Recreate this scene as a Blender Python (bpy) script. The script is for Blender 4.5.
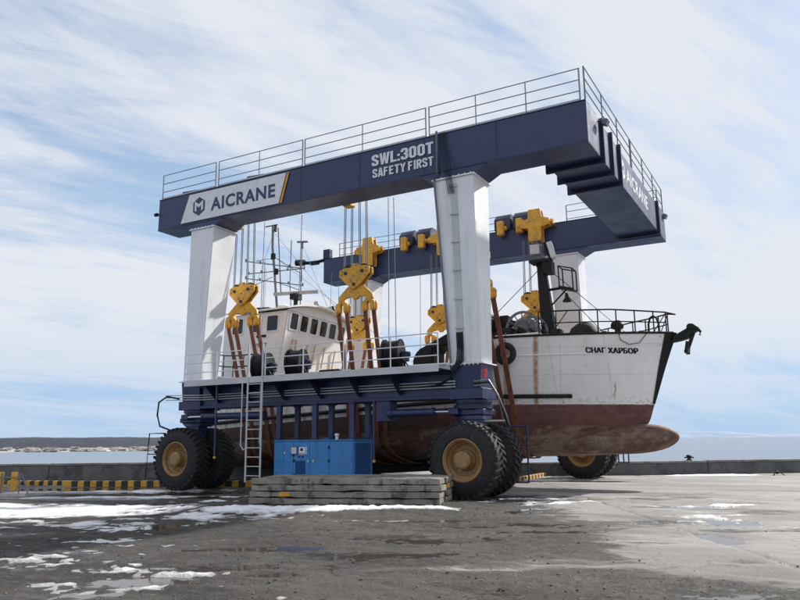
import bpy, bmesh, math, random
import numpy as np
from mathutils import Vector, Matrix, Euler
R=math.radians
random.seed(7); rng=np.random.default_rng(7)
for o in list(bpy.data.objects): bpy.data.objects.remove(o)
scn=bpy.context.scene
col=scn.collection
# ------------------------------------------------------------------ camera
CAM=Vector((4.558,-18.955,1.6)); YAW=R(29.385); PITCH=R(11.005); ROLL=R(-0.596)
fw=Vector((-math.sin(YAW),math.cos(YAW),0)); rt=Vector((math.cos(YAW),math.sin(YAW),0)); up=Vector((0,0,1))
F=fw*math.cos(PITCH)+up*math.sin(PITCH); U=up*math.cos(PITCH)-fw*math.sin(PITCH)
R2=rt*math.cos(ROLL)+U*math.sin(ROLL); U2=U*math.cos(ROLL)-rt*math.sin(ROLL)
cd=bpy.data.cameras.new('camera'); cam=bpy.data.objects.new('camera',cd); col.objects.link(cam)
m=Matrix((R2,U2,-F)).transposed().to_4x4(); m.translation=CAM; cam.matrix_world=m
cd.sensor_width=36; cd.lens=722.883/800*36; cd.clip_end=200000; cd.clip_start=0.1
cd.dof.use_dof=True; cd.dof.focus_distance=24; cd.dof.aperture_fstop=2.4
scn.camera=cam
# ------------------------------------------------------------------ world, sun, exposure
SUN=Vector((0.33,0.74,0.58)).normalized()
el=math.asin(SUN.z); az=math.atan2(SUN.x,SUN.y)
W=bpy.data.worlds.new('World'); scn.world=W; W.use_nodes=True
nt=W.node_tree; N=nt.nodes; Lk=nt.links
for n in list(N): N.remove(n)
def nd(t,**k):
    n=N.new(t)
    for a,b in k.items(): setattr(n,a,b)
    return n
out=nd('ShaderNodeOutputWorld'); mix=nd('ShaderNodeMixShader')
sky=nd('ShaderNodeTexSky',sky_type='NISHITA'); sky.sun_disc=False; sky.sun_elevation=el; sky.sun_rotation=az
sky.air_density=1.0; sky.dust_density=0.6; sky.ozone_density=1.5
b1=nd('ShaderNodeBackground'); b1.inputs[1].default_value=0.105; Lk.new(sky.outputs[0],b1.inputs[0])
b2=nd('ShaderNodeBackground'); b2.inputs[0].default_value=(0.90,0.93,1.0,1); b2.inputs[1].default_value=0.665
tc=nd('ShaderNodeTexCoord'); sep=nd('ShaderNodeSeparateXYZ'); Lk.new(tc.outputs['Generated'],sep.inputs[0])
def mth(op,a,b=None,c=None,cl=False):
    n=nd('ShaderNodeMath',operation=op); n.use_clamp=cl
    for i,v in enumerate((a,b,c)):
        if v is None: continue
        if isinstance(v,(int,float)): n.inputs[i].default_value=v
        else: Lk.new(v,n.inputs[i])
    return n.outputs[0]
zz=mth('ADD',mth('MAXIMUM',sep.outputs[2],0.0),0.16)
cx=mth('DIVIDE',sep.outputs[0],zz); cy=mth('DIVIDE',sep.outputs[1],zz)
cmb=nd('ShaderNodeCombineXYZ'); Lk.new(cx,cmb.inputs[0]); Lk.new(cy,cmb.inputs[1])
def cloud(rot,sc,scale,det,rough,dist,loc=(0,0,0)):
    mp=nd('ShaderNodeMapping'); mp.vector_type='TEXTURE'; mp.inputs['Location'].default_value=loc; mp.inputs['Rotation'].default_value=(0,0,R(rot)); mp.inputs['Scale'].default_value=sc
    Lk.new(cmb.outputs[0],mp.inputs[0])
    n=nd('ShaderNodeTexNoise'); n.inputs['Scale'].default_value=scale; n.inputs['Detail'].default_value=det
    n.inputs['Roughness'].default_value=rough; n.inputs['Distortion'].default_value=dist
    Lk.new(mp.outputs[0],n.inputs['Vector']); return n.outputs['Fac']
SEED=11.1
c1=cloud(74,(1.8,.55,1),1.15,12,0.60,0.6,(0,0,SEED*.7))
c2=cloud(100,(1.0,.7,1),0.5,4,0.5,0.2,(0,0,SEED))
SEED2=0
c3=cloud(60,(1.5,.5,1),3.4,9,0.66,1.0)
s=mth('ADD',mth('MULTIPLY',c1,0.62),mth('ADD',mth('MULTIPLY',c2,0.50),mth('MULTIPLY',c3,0.26)))
rmp=nd('ShaderNodeMapRange'); rmp.interpolation_type='SMOOTHSTEP'
rmp.inputs['From Min'].default_value=0.52; rmp.inputs['From Max'].default_value=0.75
rmp.inputs['To Min'].default_value=0.12; rmp.inputs['To Max'].default_value=0.97
Lk.new(s,rmp.inputs['Value'])
hz=nd('ShaderNodeMapRange'); hz.inputs['From Min'].default_value=0.02; hz.inputs['From Max'].default_value=0.16
hz.inputs['To Min'].default_value=0.35; hz.inputs['To Max'].default_value=1.0; Lk.new(sep.outputs[2],hz.inputs['Value'])
Lk.new(mth('MULTIPLY',rmp.outputs[0],hz.outputs[0]),mix.inputs[0])
b3=nd('ShaderNodeBackground'); b3.inputs[0].default_value=(0.43,0.66,0.97,1); b3.inputs[1].default_value=0.66
hm=nd('ShaderNodeMixShader'); hr=nd('ShaderNodeMapRange'); hr.interpolation_type='SMOOTHSTEP'
hr.inputs['From Min'].default_value=-0.02; hr.inputs['From Max'].default_value=0.45; hr.inputs['To Min'].default_value=0.95; hr.inputs['To Max'].default_value=0.5
Lk.new(sep.outputs[2],hr.inputs['Value']); Lk.new(hr.outputs[0],hm.inputs[0]); Lk.new(b1.outputs[0],hm.inputs[1]); Lk.new(b3.outputs[0],hm.inputs[2])
Lk.new(hm.outputs[0],mix.inputs[1]); Lk.new(b2.outputs[0],mix.inputs[2]); Lk.new(mix.outputs[0],out.inputs[0])
sd=bpy.data.lights.new('sun','SUN'); sd.energy=4.6; sd.angle=R(1.6); sd.color=(1.0,0.955,0.89)
so=bpy.data.objects.new('sun',sd); col.objects.link(so); so.rotation_euler=SUN.to_track_quat('Z','Y').to_euler()
vs=scn.view_settings; vs.view_transform='Standard'; vs.look='None'; vs.gamma=1; vs.use_curve_mapping=False; vs.exposure=0.42
# ------------------------------------------------------------------ materials
class Mt:
    def __init__(s,name):
        s.m=bpy.data.materials.new(name); s.m.use_nodes=True; s.t=s.m.node_tree; s.n=s.t.nodes; s.l=s.t.links
        s.p=s.n['Principled BSDF']
        s.tc=s.n.new('ShaderNodeTexCoord')
    def node(s,t,**k):
        n=s.n.new(t)
        for a,b in k.items(): setattr(n,a,b)
        return n
    def put(s,i,v):
        if isinstance(v,(int,float)): i.default_value=v
        elif isinstance(v,(tuple,list)): i.default_value=(*v,1) if len(v)==3 and i.type=='RGBA' else v
        else: s.l.new(v,i)
    def noise(s,scale,detail=6,rough=.6,sc=(1,1,1),dist=0,src='Object',rot=(0,0,0)):
        mp=s.node('ShaderNodeMapping'); mp.inputs['Scale'].default_value=sc; mp.inputs['Rotation'].default_value=rot
        s.l.new(s.tc.outputs[src] if src!='World' else s.node('ShaderNodeNewGeometry').outputs['Position'],mp.inputs[0])
        n=s.node('ShaderNodeTexNoise'); n.inputs['Scale'].default_value=scale; n.inputs['Detail'].default_value=detail
        n.inputs['Roughness'].default_value=rough; n.inputs['Distortion'].default_value=dist
        s.l.new(mp.outputs[0],n.inputs['Vector']); return n.outputs['Fac']
    def rng(s,v,a,b,c=0,d=1,smooth=True):
        n=s.node('ShaderNodeMapRange'); n.interpolation_type='SMOOTHSTEP' if smooth else 'LINEAR'
        n.inputs['From Min'].default_value=a; n.inputs['From Max'].default_value=b
        n.inputs['To Min'].default_value=c; n.inputs['To Max'].default_value=d
        s.l.new(v,n.inputs['Value']); return n.outputs[0]
    def mix(s,f,a,b,mode='MIX'):
        n=s.node('ShaderNodeMix',data_type='RGBA',blend_type=mode)
        s.put(n.inputs[0],f); s.put(n.inputs[6],a); s.put(n.inputs[7],b); return n.outputs[2]
    def math(s,op,a,b=None,clamp=False):
        n=s.node('ShaderNodeMath',operation=op); n.use_clamp=clamp; s.put(n.inputs[0],a)
        if b is not None: s.put(n.inputs[1],b)
        return n.outputs[0]
    def attr(s,name):
        n=s.node('ShaderNodeAttribute'); n.attribute_name=name; return n.outputs['Fac']
    def bump(s,h,st=.3,dist=.01):
        b=s.node('ShaderNodeBump'); b.inputs['Strength'].default_value=st; b.inputs['Distance'].default_value=dist
        s.l.new(h,b.inputs['Height']); s.l.new(b.outputs[0],s.p.inputs['Normal'])
    def set(s,**k):
        for a,v in k.items(): s.put(s.p.inputs[a.replace('_',' ')],v)
        return s.m
def paint(name,c,rough=.4,dirt=(.12,.10,.08),amt=.35,streak=True,var=.12,spec=.5,scale=1.0,bump=.0,ripple=0,rust=0):
    t=Mt(name); n1=t.noise(1.3*scale,7,.62); n2=t.noise(3.2*scale,6,.65,sc=(1,1,.16) if streak else (1,1,1)); n3=t.noise(28*scale,3,.6)
    base=t.mix(t.rng(n1,.3,.7),tuple(x*(1-var) for x in c),tuple(min(1,x*(1+var)) for x in c))
    f=t.math('MULTIPLY',t.rng(n2,.52,.78),amt); f2=t.math('MULTIPLY',t.rng(n3,.6,.8),amt*.35)
    cc=t.mix(t.math('ADD',f,f2,True),base,dirt)
    if rust:
        nr_=t.noise(1.1*scale,9,.72,sc=(2.2,2.2,.22)); nq=t.noise(9*scale,7,.75)
        cc=t.mix(t.math('MULTIPLY',t.rng(nr_,.62,.72),rust*.7),cc,(.20,.105,.055)); cc=t.mix(t.math('MULTIPLY',t.rng(nq,.66,.72),rust),cc,(.13,.06,.035))
    t.set(Base_Color=cc,Roughness=t.rng(n1,.3,.7,rough-.06,rough+.12)); t.p.inputs['Specular IOR Level'].default_value=spec
    if ripple: t.bump(t.noise(1.6,3,.5),ripple,.03)
    if bump: t.bump(n3,bump,.01)
    return t.m
M={}
M['navy']=paint('navy_paint',(.017,.029,.094),.38,(.055,.06,.08),.35,var=.16,spec=.6,ripple=.25,rust=.12)
M['navy_dark']=paint('navy_steel',(.012,.018,.052),.42,(.07,.06,.06),.4,var=.15)
M['white']=paint('white_paint',(.70,.71,.74),.42,(.36,.33,.30),.42,var=.05)
M['legwhite']=paint('leg_white',(.78,.79,.81),.38,(.40,.36,.31),.42,var=.05,scale=.8,ripple=.2,rust=.5)
M['yellow']=paint('yellow_paint',(.70,.36,.028),.42,(.09,.055,.03),.85,False,var=.2,scale=2.6,rust=.8)
M['yellow_stripe']=paint('kerb_yellow',(.62,.34,.04),.7,(.2,.16,.12),.6,False,var=.2,scale=3)
M['black_stripe']=paint('kerb_black',(.03,.03,.032),.7,(.16,.15,.14),.5,False,scale=3)
M['galv']=paint('galvanised',(.50,.51,.53),.45,(.3,.28,.26),.3,var=.1)
M['railgrey']=paint('rail_grey',(.16,.165,.18),.5,(.2,.18,.17),.3)
M['railmid']=paint('rail_mid_grey',(.26,.265,.285),.5,(.16,.14,.13),.3)
M['rope']=paint('wire_rope',(.16,.16,.18),.5,(.08,.07,.06),.4,False)
M['sling']=paint('sling_webbing',(.215,.078,.042),.85,(.08,.04,.03),.55,var=.3,scale=2.5,bump=.4)
M['rubber']=paint('rubber',(.017,.017,.019),.8,(.10,.092,.08),.6,False,var=.25,scale=2.5,bump=.25)
M['rim']=paint('rim_paint',(.31,.18,.072),.5,(.10,.07,.05),.85,False,var=.16,scale=2.2)
M['genblue']=paint('generator_blue',(.034,.205,.50),.36,(.06,.09,.13),.5,var=.1,scale=1.6,ripple=.15)
M['gendark']=paint('generator_recess',(.014,.10,.26),.45,(.03,.04,.06),.4)
M['black']=paint('black_paint',(.012,.012,.014),.55,(.07,.05,.035),.3,var=.2,scale=2,spec=.3)
M['tarp']=paint('black_tarpaulin',(.012,.012,.014),.6,(.04,.04,.04),.4,False,var=.2,scale=2,bump=.5,spec=.3)
M['cream']=paint('cream_superstructure',(.82,.82,.815),.45,(.42,.33,.25),.3,var=.06,scale=1.4)
M['buff']=paint('buff_handrail',(.55,.43,.26),.6,(.3,.15,.07),.5)
M['red']=paint('red_plastic',(.7,.03,.03),.4,amt=.1)
M['letter']=paint('letter_white',(.74,.75,.77),.45,(.3,.3,.33),.5,False,var=.05,scale=3)
M['letternavy']=paint('letter_navy',(.03,.045,.12),.4,amt=.1)
M['orange']=paint('orange_stripe',(.75,.33,.02),.45,amt=.15)
M['woodwhite']=paint('weathered_plank',(.45,.43,.40),.8,(.2,.17,.14),.6)
M['lampgrey']=paint('lamp_grey',(.16,.165,.175),.4,amt=.3)
M['chrome']=Mt('cylinder_rod').set(Base_Color=(.6,.62,.65),Metallic=1.0,Roughness=.2)
M['glass']=Mt('window_glass').set(Base_Color=(.012,.015,.018),Roughness=.06)
M['lens']=Mt('lamp_lens').set(Base_Color=(.55,.57,.6),Roughness=.15)
def concrete(name,c,stain,amt=.7,scale=1.0,rough=.85):
    t=Mt(name); n1=t.noise(.9*scale,8,.65,src='World'); n2=t.noise(1.6*scale,8,.68,sc=(1,1,.8),src='World'); n3=t.noise(45*scale,4,.6,src='World'); n4=t.noise(9*scale,5,.7,src='World')
    a=t.mix(t.rng(n1,.3,.7),tuple(x*.75 for x in c),tuple(x*1.18 for x in c))
    a=t.mix(t.math('MULTIPLY',t.rng(n2,.49,.60),amt),a,stain)
    a=t.mix(t.math('MULTIPLY',t.rng(n3,.45,.75),.3),a,tuple(x*.5 for x in c))
    t.set(Base_Color=a,Roughness=rough); t.bump(t.math('ADD',n3,t.math('MULTIPLY',n4,1.5)),.6,.012); return t.m
M['slab']=concrete('slab_concrete',(.255,.228,.198),(.045,.039,.034),.75,1.9)
M['wall']=concrete('quay_wall_concrete',(.115,.115,.115),(.045,.045,.046),.7)
M['wallcap']=concrete('wall_cap_concrete',(.26,.25,.24),(.10,.09,.085),.6,1.3)
def hullmat():
    t=Mt('hull_paint'); l=t.attr('lvl')
    n1=t.noise(1.1,8,.65); n2=t.noise(2.6,7,.7,sc=(1,1,.10)); n3=t.noise(7,6,.7); n4=t.noise(1.5,9,.72,sc=(.45,1,1),dist=.8); n5=t.noise(30,3,.6)
    lw=t.math('ADD',l,t.math('MULTIPLY',t.math('SUBTRACT',n3,.5),.10))
    white=t.mix(t.rng(n1,.35,.7),(.80,.79,.77),(.88,.875,.86))
    sx=t.node('ShaderNodeSeparateXYZ'); t.l.new(t.tc.outputs['Object'],sx.inputs[0]); wob=t.math('MULTIPLY',t.math('SUBTRACT',t.noise(6,4,.6),.5),.10)
    for xc,wd,st,zlo,zhi in ((5.17,.075,1.0,1.5,4.2),(4.28,.10,.85,1.5,3.4),(7.48,.03,.8,1.9,2.35),(5.9,.025,.25,1.5,3.6)):
        dx=t.math('ABSOLUTE',t.math('SUBTRACT',t.math('SUBTRACT',t.math('ADD',sx.outputs[0],wob),t.math('MULTIPLY',t.math('SUBTRACT',sx.outputs[2],3.0),.16)),xc))
        k=t.math('MULTIPLY',t.rng(dx,wd*.25,wd*1.5,1,0),t.math('MULTIPLY',t.rng(sx.outputs[2],zhi-.1,zhi+.1,1,0),t.rng(sx.outputs[2],zlo-.1,zlo+.1,0,1)))
        white=t.mix(t.math('MULTIPLY',k,t.rng(n3,.3,.6,st*.55,st)),white,(.40,.19,.07))
    white=t.mix(t.math('MULTIPLY',t.rng(n2,.60,.74),.55),white,(.42,.25,.12))
    white=t.mix(t.math('MULTIPLY',t.rng(n3,.60,.80),.35),white,(.33,.27,.22))
    near=t.rng(lw,4.0,4.5,1,0)   # rust gathers just above the boot top
    white=t.mix(t.math('MULTIPLY',t.math('MULTIPLY',near,t.rng(n3,.52,.66)),.6),white,(.30,.16,.08))
    aft=t.rng(t.attr('aft'),.2,.5)
    white=t.mix(t.math('MULTIPLY',t.math('MULTIPLY',aft,t.rng(n2,.46,.64)),.6),white,(.27,.14,.075))
    mar=t.mix(t.rng(n4,.35,.7),(.12,.047,.042),(.19,.085,.075))
    mar=t.mix(t.math('MULTIPLY',t.rng(n3,.55,.8),.6),mar,(.26,.19,.16))
    br=t.mix(t.rng(n4,.36,.60),(.105,.052,.038),(.30,.215,.165))
    br=t.mix(t.math('MULTIPLY',t.rng(n1,.46,.60),.85),br,(.145,.062,.045))
    nh=t.noise(3.0,9,.75,sc=(.25,1,1.6),dist=.4); br=t.mix(t.math('MULTIPLY',t.rng(nh,.52,.60),.6),br,(.06,.032,.024)); br=t.mix(t.math('MULTIPLY',t.rng(t.noise(12,8,.75,sc=(.5,1,1)),.58,.64),.6),br,(.30,.24,.19))
    br=t.mix(t.math('MULTIPLY',t.rng(n5,.5,.7),.5),br,(.05,.035,.028))
    mar=t.mix(t.math('MULTIPLY',aft,.75),mar,(.075,.045,.033))
    c=t.mix(t.rng(lw,3.96,4.0,0,1),mar,white)
    c=t.mix(t.rng(lw,2.93,3.03,0,1),br,c)
    fr=t.math('ABSOLUTE',t.math('SUBTRACT',t.math('FRACT',t.math('MULTIPLY',sx.outputs[0],.62)),.5)); seam=t.rng(fr,.0,.016,1,0)
    fl=t.math('ABSOLUTE',t.math('SUBTRACT',t.math('FRACT',t.math('MULTIPLY',l,1.35)),.5)); seam=t.math('MAXIMUM',seam,t.rng(fl,.0,.02,1,0))
    c=t.mix(t.math('MULTIPLY',seam,t.rng(n3,.35,.65,.05,.4)),c,(.16,.10,.07))
    t.set(Base_Color=c,Roughness=t.rng(lw,3.9,4.1,.75,.45)); t.bump(t.math('ADD',t.math('MULTIPLY',n5,.6),t.math('ADD',t.math('MULTIPLY',t.noise(1.7,3,.5),6),t.math('MULTIPLY',seam,.8))),.40,.012); return t.m
M['hull']=hullmat()
def groundmat():
    t=Mt('quay_ground'); cn=t.attr('conc'); wt=t.attr('wet')
    g=('Object',)
    rot=(0,0,-YAW)
    n1=t.noise(.55,9,.65,sc=(.5,1,1),rot=rot); n2=t.noise(2.4,8,.7,sc=(.45,1,1),rot=rot); n3=t.noise(16,6,.7); n4=t.noise(70,4,.65); n5=t.noise(.9,6,.6,sc=(.22,1,1),rot=rot,dist=.5)
    mud=t.mix(t.rng(n1,.35,.65),(.027,.023,.020),(.112,.098,.085))
    mud=t.mix(t.rng(n2,.46,.66),mud,(.034,.030,.027))
    mud=t.mix(t.math('MULTIPLY',t.rng(t.noise(5.5,8,.75,sc=(.55,1,1),rot=rot),.50,.66),.7),mud,(.15,.132,.115))
    mud=t.mix(t.math('MULTIPLY',t.rng(n3,.55,.75),.55),mud,(.17,.155,.14))
    mud=t.mix(t.math('MULTIPLY',t.rng(n4,.5,.75),.5),mud,(.035,.031,.028))
    con=t.mix(t.rng(n1,.3,.7),(.215,.20,.19),(.365,.342,.322))
    con=t.mix(t.math('MULTIPLY',t.rng(t.noise(.33,8,.7,sc=(.35,1,1),rot=rot,dist=.6),.48,.62),.7),con,(.19,.175,.157))
    con=t.mix(t.math('MULTIPLY',t.rng(n5,.50,.64),.75),con,(.125,.115,.102))
    con=t.mix(t.math('MULTIPLY',t.rng(n3,.5,.75),.35),con,(.20,.185,.165))
    con=t.mix(t.math('MULTIPLY',t.rng(n4,.5,.75),.25),con,(.16,.15,.135))
    vo=t.node('ShaderNodeTexVoronoi'); vo.inputs['Scale'].default_value=26; t.l.new(t.tc.outputs['Object'],vo.inputs['Vector'])
    mud=t.mix(t.math('MULTIPLY',t.rng(vo.outputs['Distance'],.10,.32,1,0),t.rng(n2,.42,.6,.0,.55)),mud,(.20,.18,.16))
    crk=t.node('ShaderNodeTexVoronoi'); crk.feature='DISTANCE_TO_EDGE'; crk.inputs['Scale'].default_value=.32
    wv=t.node('ShaderNodeVectorMath',operation='ADD'); t.l.new(t.tc.outputs['Object'],wv.inputs[0]); wn=t.node('ShaderNodeTexNoise'); wn.inputs['Scale'].default_value=1.6; wn.inputs['Detail'].default_value=6; t.l.new(t.tc.outputs['Object'],wn.inputs['Vector']); t.l.new(wn.outputs['Color'],wv.inputs[1]); t.l.new(wv.outputs[0],crk.inputs['Vector'])
    con=t.mix(t.math('MULTIPLY',t.rng(crk.outputs['Distance'],.002,.010,1,0),.35),con,(.07,.062,.055))
    f=t.rng(t.math('ADD',cn,t.math('MULTIPLY',t.math('SUBTRACT',n2,.5),1.5)),.25,.75)
    c=t.mix(f,mud,con)
    w=t.rng(t.math('ADD',wt,t.math('MULTIPLY',t.math('SUBTRACT',n2,.5),1.0)),.35,.75)
    c=t.mix(t.math('MULTIPLY',w,.55),c,(.045,.042,.040))
    dry=t.rng(n3,.3,.7,.62,.95)
    r=t.node('ShaderNodeMix',data_type='FLOAT'); t.put(r.inputs[0],w); t.put(r.inputs[2],dry); r.inputs[3].default_value=.22
    t.set(Base_Color=c,Roughness=r.outputs[0]); 
    h=t.math('ADD',t.math('MULTIPLY',n3,1.4),n4); t.bump(t.math('MULTIPLY',h,t.rng(f,0,1,1,.35)),.95,.05); return t.m
M['ground']=groundmat()
def snowmat():
    t=Mt('old_snow'); n=t.noise(2.5,7,.65); n2=t.noise(25,4,.6)
    c=t.mix(t.rng(n,.42,.70),(.80,.82,.85),(.62,.62,.63)); c=t.mix(t.math('MULTIPLY',t.rng(n2,.62,.8),.6),c,(.35,.33,.30))
    th=t.math('ADD',t.attr('thick'),t.math('MULTIPLY',t.math('SUBTRACT',t.noise(9,6,.7),.5),.35)); c=t.mix(t.rng(th,.0,.34,.9,0),c,(.26,.245,.23)); c=t.mix(t.math('MULTIPLY',t.rng(t.noise(1.1,8,.7),.52,.66),.5),c,(.40,.385,.365)); t.set(Base_Color=c,Roughness=t.rng(th,.0,.3,.35,.8)); t.bump(t.math('ADD',n2,t.math('MULTIPLY',t.noise(7,5,.6),2)),.6,.03); return t.m
M['snow']=snowmat()
def watermat(name,c,sc,st,rough,dist=.2):
    t=Mt(name); n=t.noise(sc,6,.6,sc=(.5,1,1),rot=(0,0,-YAW)); t.set(Base_Color=c,Roughness=rough); t.p.inputs['IOR'].default_value=1.33
    t.bump(n,st,dist); return t.m
M['sea']=watermat('sea_water',(.085,.125,.175),.18,.55,.18,1.2)
M['puddle']=watermat('puddle_water',(.062,.050,.041),3,.02,.04,.02)
def farmat(name,a,b,sc,thr=(.45,.6),st=(1,1,1)):
    t=Mt(name); n=t.noise(sc,8,.7,sc=st); t.set(Base_Color=t.mix(t.rng(n,*thr),a,b),Roughness=.9); return t.m
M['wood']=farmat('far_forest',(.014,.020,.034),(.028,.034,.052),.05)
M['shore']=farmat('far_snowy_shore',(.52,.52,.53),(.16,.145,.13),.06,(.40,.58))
M['mount']=farmat('far_hazed_snow_mountain',(.22,.30,.42),(.15,.21,.31),.0016,(.40,.62),(1,1,4))  # snow toned down to blue-grey, distance haze painted into the colour
M['town']=farmat('far_town_walls',(.30,.28,.26),(.07,.06,.055),.06)
# ------------------------------------------------------------------ mesh helpers
class MB:
    def __init__(s): s.v=[]; s.f=[]
    def add(s,vs,fs):
        b=len(s.v); s.v+= [tuple(p) for p in vs]; s.f+=[tuple(i+b for i in f) for f in fs]; return s
    def hexa(s,a,b):   # two quads (bottom, top), each 4 points in order
        return s.add(list(a)+list(b),[(3,2,1,0),(4,5,6,7),(0,1,5,4),(1,2,6,5),(2,3,7,6),(3,0,4,7)])
    def box(s,c,d,rot=None):
        x,y,z=[k/2 for k in d]; P=[Vector(p) for p in ((-x,-y,-z),(x,-y,-z),(x,y,-z),(-x,y,-z),(-x,-y,z),(x,-y,z),(x,y,z),(-x,y,z))]
        if rot is not None:
            m=rot if isinstance(rot,Matrix) else Euler(rot).to_matrix(); P=[m@p for p in P]
        c=Vector(c); return s.hexa([p+c for p in P[:4]],[p+c for p in P[4:]])
    def bb(s,x0,x1,y0,y1,z0,z1): return s.box(((x0+x1)/2,(y0+y1)/2,(z0+z1)/2),(abs(x1-x0),abs(y1-y0),abs(z1-z0)))
    def prism(s,poly,fn,a,b):   # fn(u,v,w)->xyz
        n=len(poly); A=[fn(p[0],p[1],a) for p in poly]; B=[fn(p[0],p[1],b) for p in poly]
        return s.add(A+B,[tuple(range(n-1,-1,-1)),tuple(range(n,2*n))]+[(i,(i+1)%n,n+(i+1)%n,n+i) for i in range(n)])
    def cyl(s,p0,p1,r,n=12,r1=None):
        p0=Vector(p0);p1=Vector(p1); d=(p1-p0); q=d.to_track_quat('Z','Y'); r1=r if r1 is None else r1
        A=[p0+q@Vector((r*math.cos(2*math.pi*i/n),r*math.sin(2*math.pi*i/n),0)) for i in range(n)]
        B=[p1+q@Vector((r1*math.cos(2*math.pi*i/n),r1*math.sin(2*math.pi*i/n),0)) for i in range(n)]
        return s.add(A+B,[tuple(range(n-1,-1,-1)),tuple(range(n,2*n))]+[(i,(i+1)%n,n+(i+1)%n,n+i) for i in range(n)])
    def tube(s,pts,r,n=6,closed=False):
        pts=[Vector(p) for p in pts]; k=len(pts); rings=[]
        for i,p in enumerate(pts):
            a=pts[(i-1)%k] if (closed or i>0) else p; b=pts[(i+1)%k] if (closed or i<k-1) else p
            q=(b-a).to_track_quat('Z','Y') if (b-a).length>1e-9 else Matrix.Identity(3).to_quaternion()
            rings.append([p+q@Vector((r*math.cos(2*math.pi*j/n),r*math.sin(2*math.pi*j/n),0)) for j in range(n)])
        vs=[p for g in rings for p in g]; fs=[]
        for i in range(k if closed else k-1):
            a=i*n;b=((i+1)%k)*n
            fs+=[(a+j,a+(j+1)%n,b+(j+1)%n,b+j) for j in range(n)]
        if not closed: fs+=[tuple(range(n-1,-1,-1)),tuple(range((k-1)*n,k*n))]
        return s.add(vs,fs)
    def lathe(s,prof,fn,n=32,closed=False):  # prof: (radius, axial); fn(a,b,axial)
        k=len(prof); vs=[fn(r*math.cos(2*math.pi*i/n),r*math.sin(2*math.pi*i/n),h) for r,h in prof for i in range(n)]
        fs=[(j*n+i,j*n+(i+1)%n,((j+1)%k)*n+(i+1)%n,((j+1)%k)*n+i) for j in range(k if closed else k-1) for i in range(n)]
        if not closed: fs+=[tuple(range(n-1,-1,-1)),tuple(range((k-1)*n,k*n))]
        return s.add(vs,fs)
    def ribbon(s,pts,wd,th,wdir):
        pts=[Vector(p) for p in pts]; wdir=Vector(wdir).normalized(); k=len(pts); vs=[]
        for i,p in enumerate(pts):
            t=(pts[min(i+1,k-1)]-pts[max(i-1,0)]).normalized(); nn=t.cross(wdir).normalized()
            for a,b in ((-1,-1),(1,-1),(1,1),(-1,1)): vs.append(p+wdir*wd/2*a+nn*th/2*b)
        fs=[(3,2,1,0),tuple((k-1)*4+j for j in range(4))]
        for i in range(k-1): fs+=[(i*4+j,i*4+(j+1)%4,(i+1)*4+(j+1)%4,(i+1)*4+j) for j in range(4)]
        return s.add(vs,fs)
    def mesh(s,name,mat,loc=(0,0,0),bevel=0,ang=35,seg=1):
        me=bpy.data.meshes.new(name); L=Vector(loc)
        me.from_pydata([Vector(v)-L for v in s.v],[],s.f)
        bm=bmesh.new(); bm.from_mesh(me); bmesh.ops.recalc_face_normals(bm,faces=bm.faces)
        if bevel:
            ed=[e for e in bm.edges if len(e.link_faces)==2 and e.calc_face_angle(0)>R(30)]
            bmesh.ops.bevel(bm,geom=ed,offset=bevel,segments=seg,affect='EDGES',clamp_overlap=True)
        bm.to_mesh(me); bm.free()
        me.polygons.foreach_set('use_smooth',[True]*len(me.polygons)); me.set_sharp_from_angle(angle=R(ang))
        me.materials.append(M[mat] if isinstance(mat,str) else mat); return me
    def obj(s,name,mat,parent=None,bevel=0,ang=35,seg=1):
        L=rootloc(parent) if parent else (0,0,0)
        return link(name,s.mesh(name,mat,L,bevel,ang,seg),parent)
def rootloc(p):
    while p.parent: p=p.parent
    return p.location
def link(name,me,parent=None):
    o=bpy.data.objects.new(name,me); col.objects.link(o)
    if parent: o.parent=parent
    return o
def tag(o,label,cat,group=None,kind=None):
    if label: o['label']=label
    if cat: o['category']=cat
    if group: o['group']=group
    if kind or cat: o['kind']=kind or 'thing'
    return o
def thing(name,loc,label,cat,group=None):
    o=bpy.data.objects.new(name,None); o.empty_display_size=.2; col.objects.link(o); o.location=loc; return tag(o,label,cat,group)
def single(name,mb,mat,loc,label,cat,group=None,kind=None,**k):   # one-mesh thing with its origin at loc
    o=link(name,mb.mesh(name,mat,loc,**k)); o.location=loc; return tag(o,label,cat,group,kind)
def textmesh(body,fn,w,h,offset=0.0,depth=.012,sub=False):
    """a solid lettering mesh filling a w x h box; fn(u,v,d) -> world"""
    cu=bpy.data.curves.new('lettering','FONT'); cu.body=body; cu.offset=offset; cu.resolution_u=3; cu.space_character=1.04+offset*2.2
    o=bpy.data.objects.new('lettering',cu); col.objects.link(o); bpy.context.view_layer.update()
    me=bpy.data.meshes.new_from_object(o.evaluated_get(bpy.context.evaluated_depsgraph_get()))
    bpy.data.objects.remove(o); bpy.data.curves.remove(cu)
    co=[v.co.copy() for v in me.vertices]; x0=min(c.x for c in co);x1=max(c.x for c in co);y0=min(c.y for c in co);y1=max(c.y for c in co)
    mb=MB(); n=len(co); uv=[((c.x-x0)/(x1-x0)*w,(c.y-y0)/(y1-y0)*h) for c in co]
    front=[tuple(p.vertices) for p in me.polygons]
    cnt={}
    for f in front:
        for i in range(len(f)):
            e=(f[i],f[(i+1)%len(f)]); cnt[e]=cnt.get(e,0)+1
    side=[(a,b) for (a,b) in cnt if (b,a) not in cnt]
    vs=[fn(u,v,depth) for u,v in uv]+[fn(u,v,0) for u,v in uv]
    mb.add(vs,front+[(b,a,n+a,n+b) for a,b in side]); bpy.data.meshes.remove(me); return mb
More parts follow.
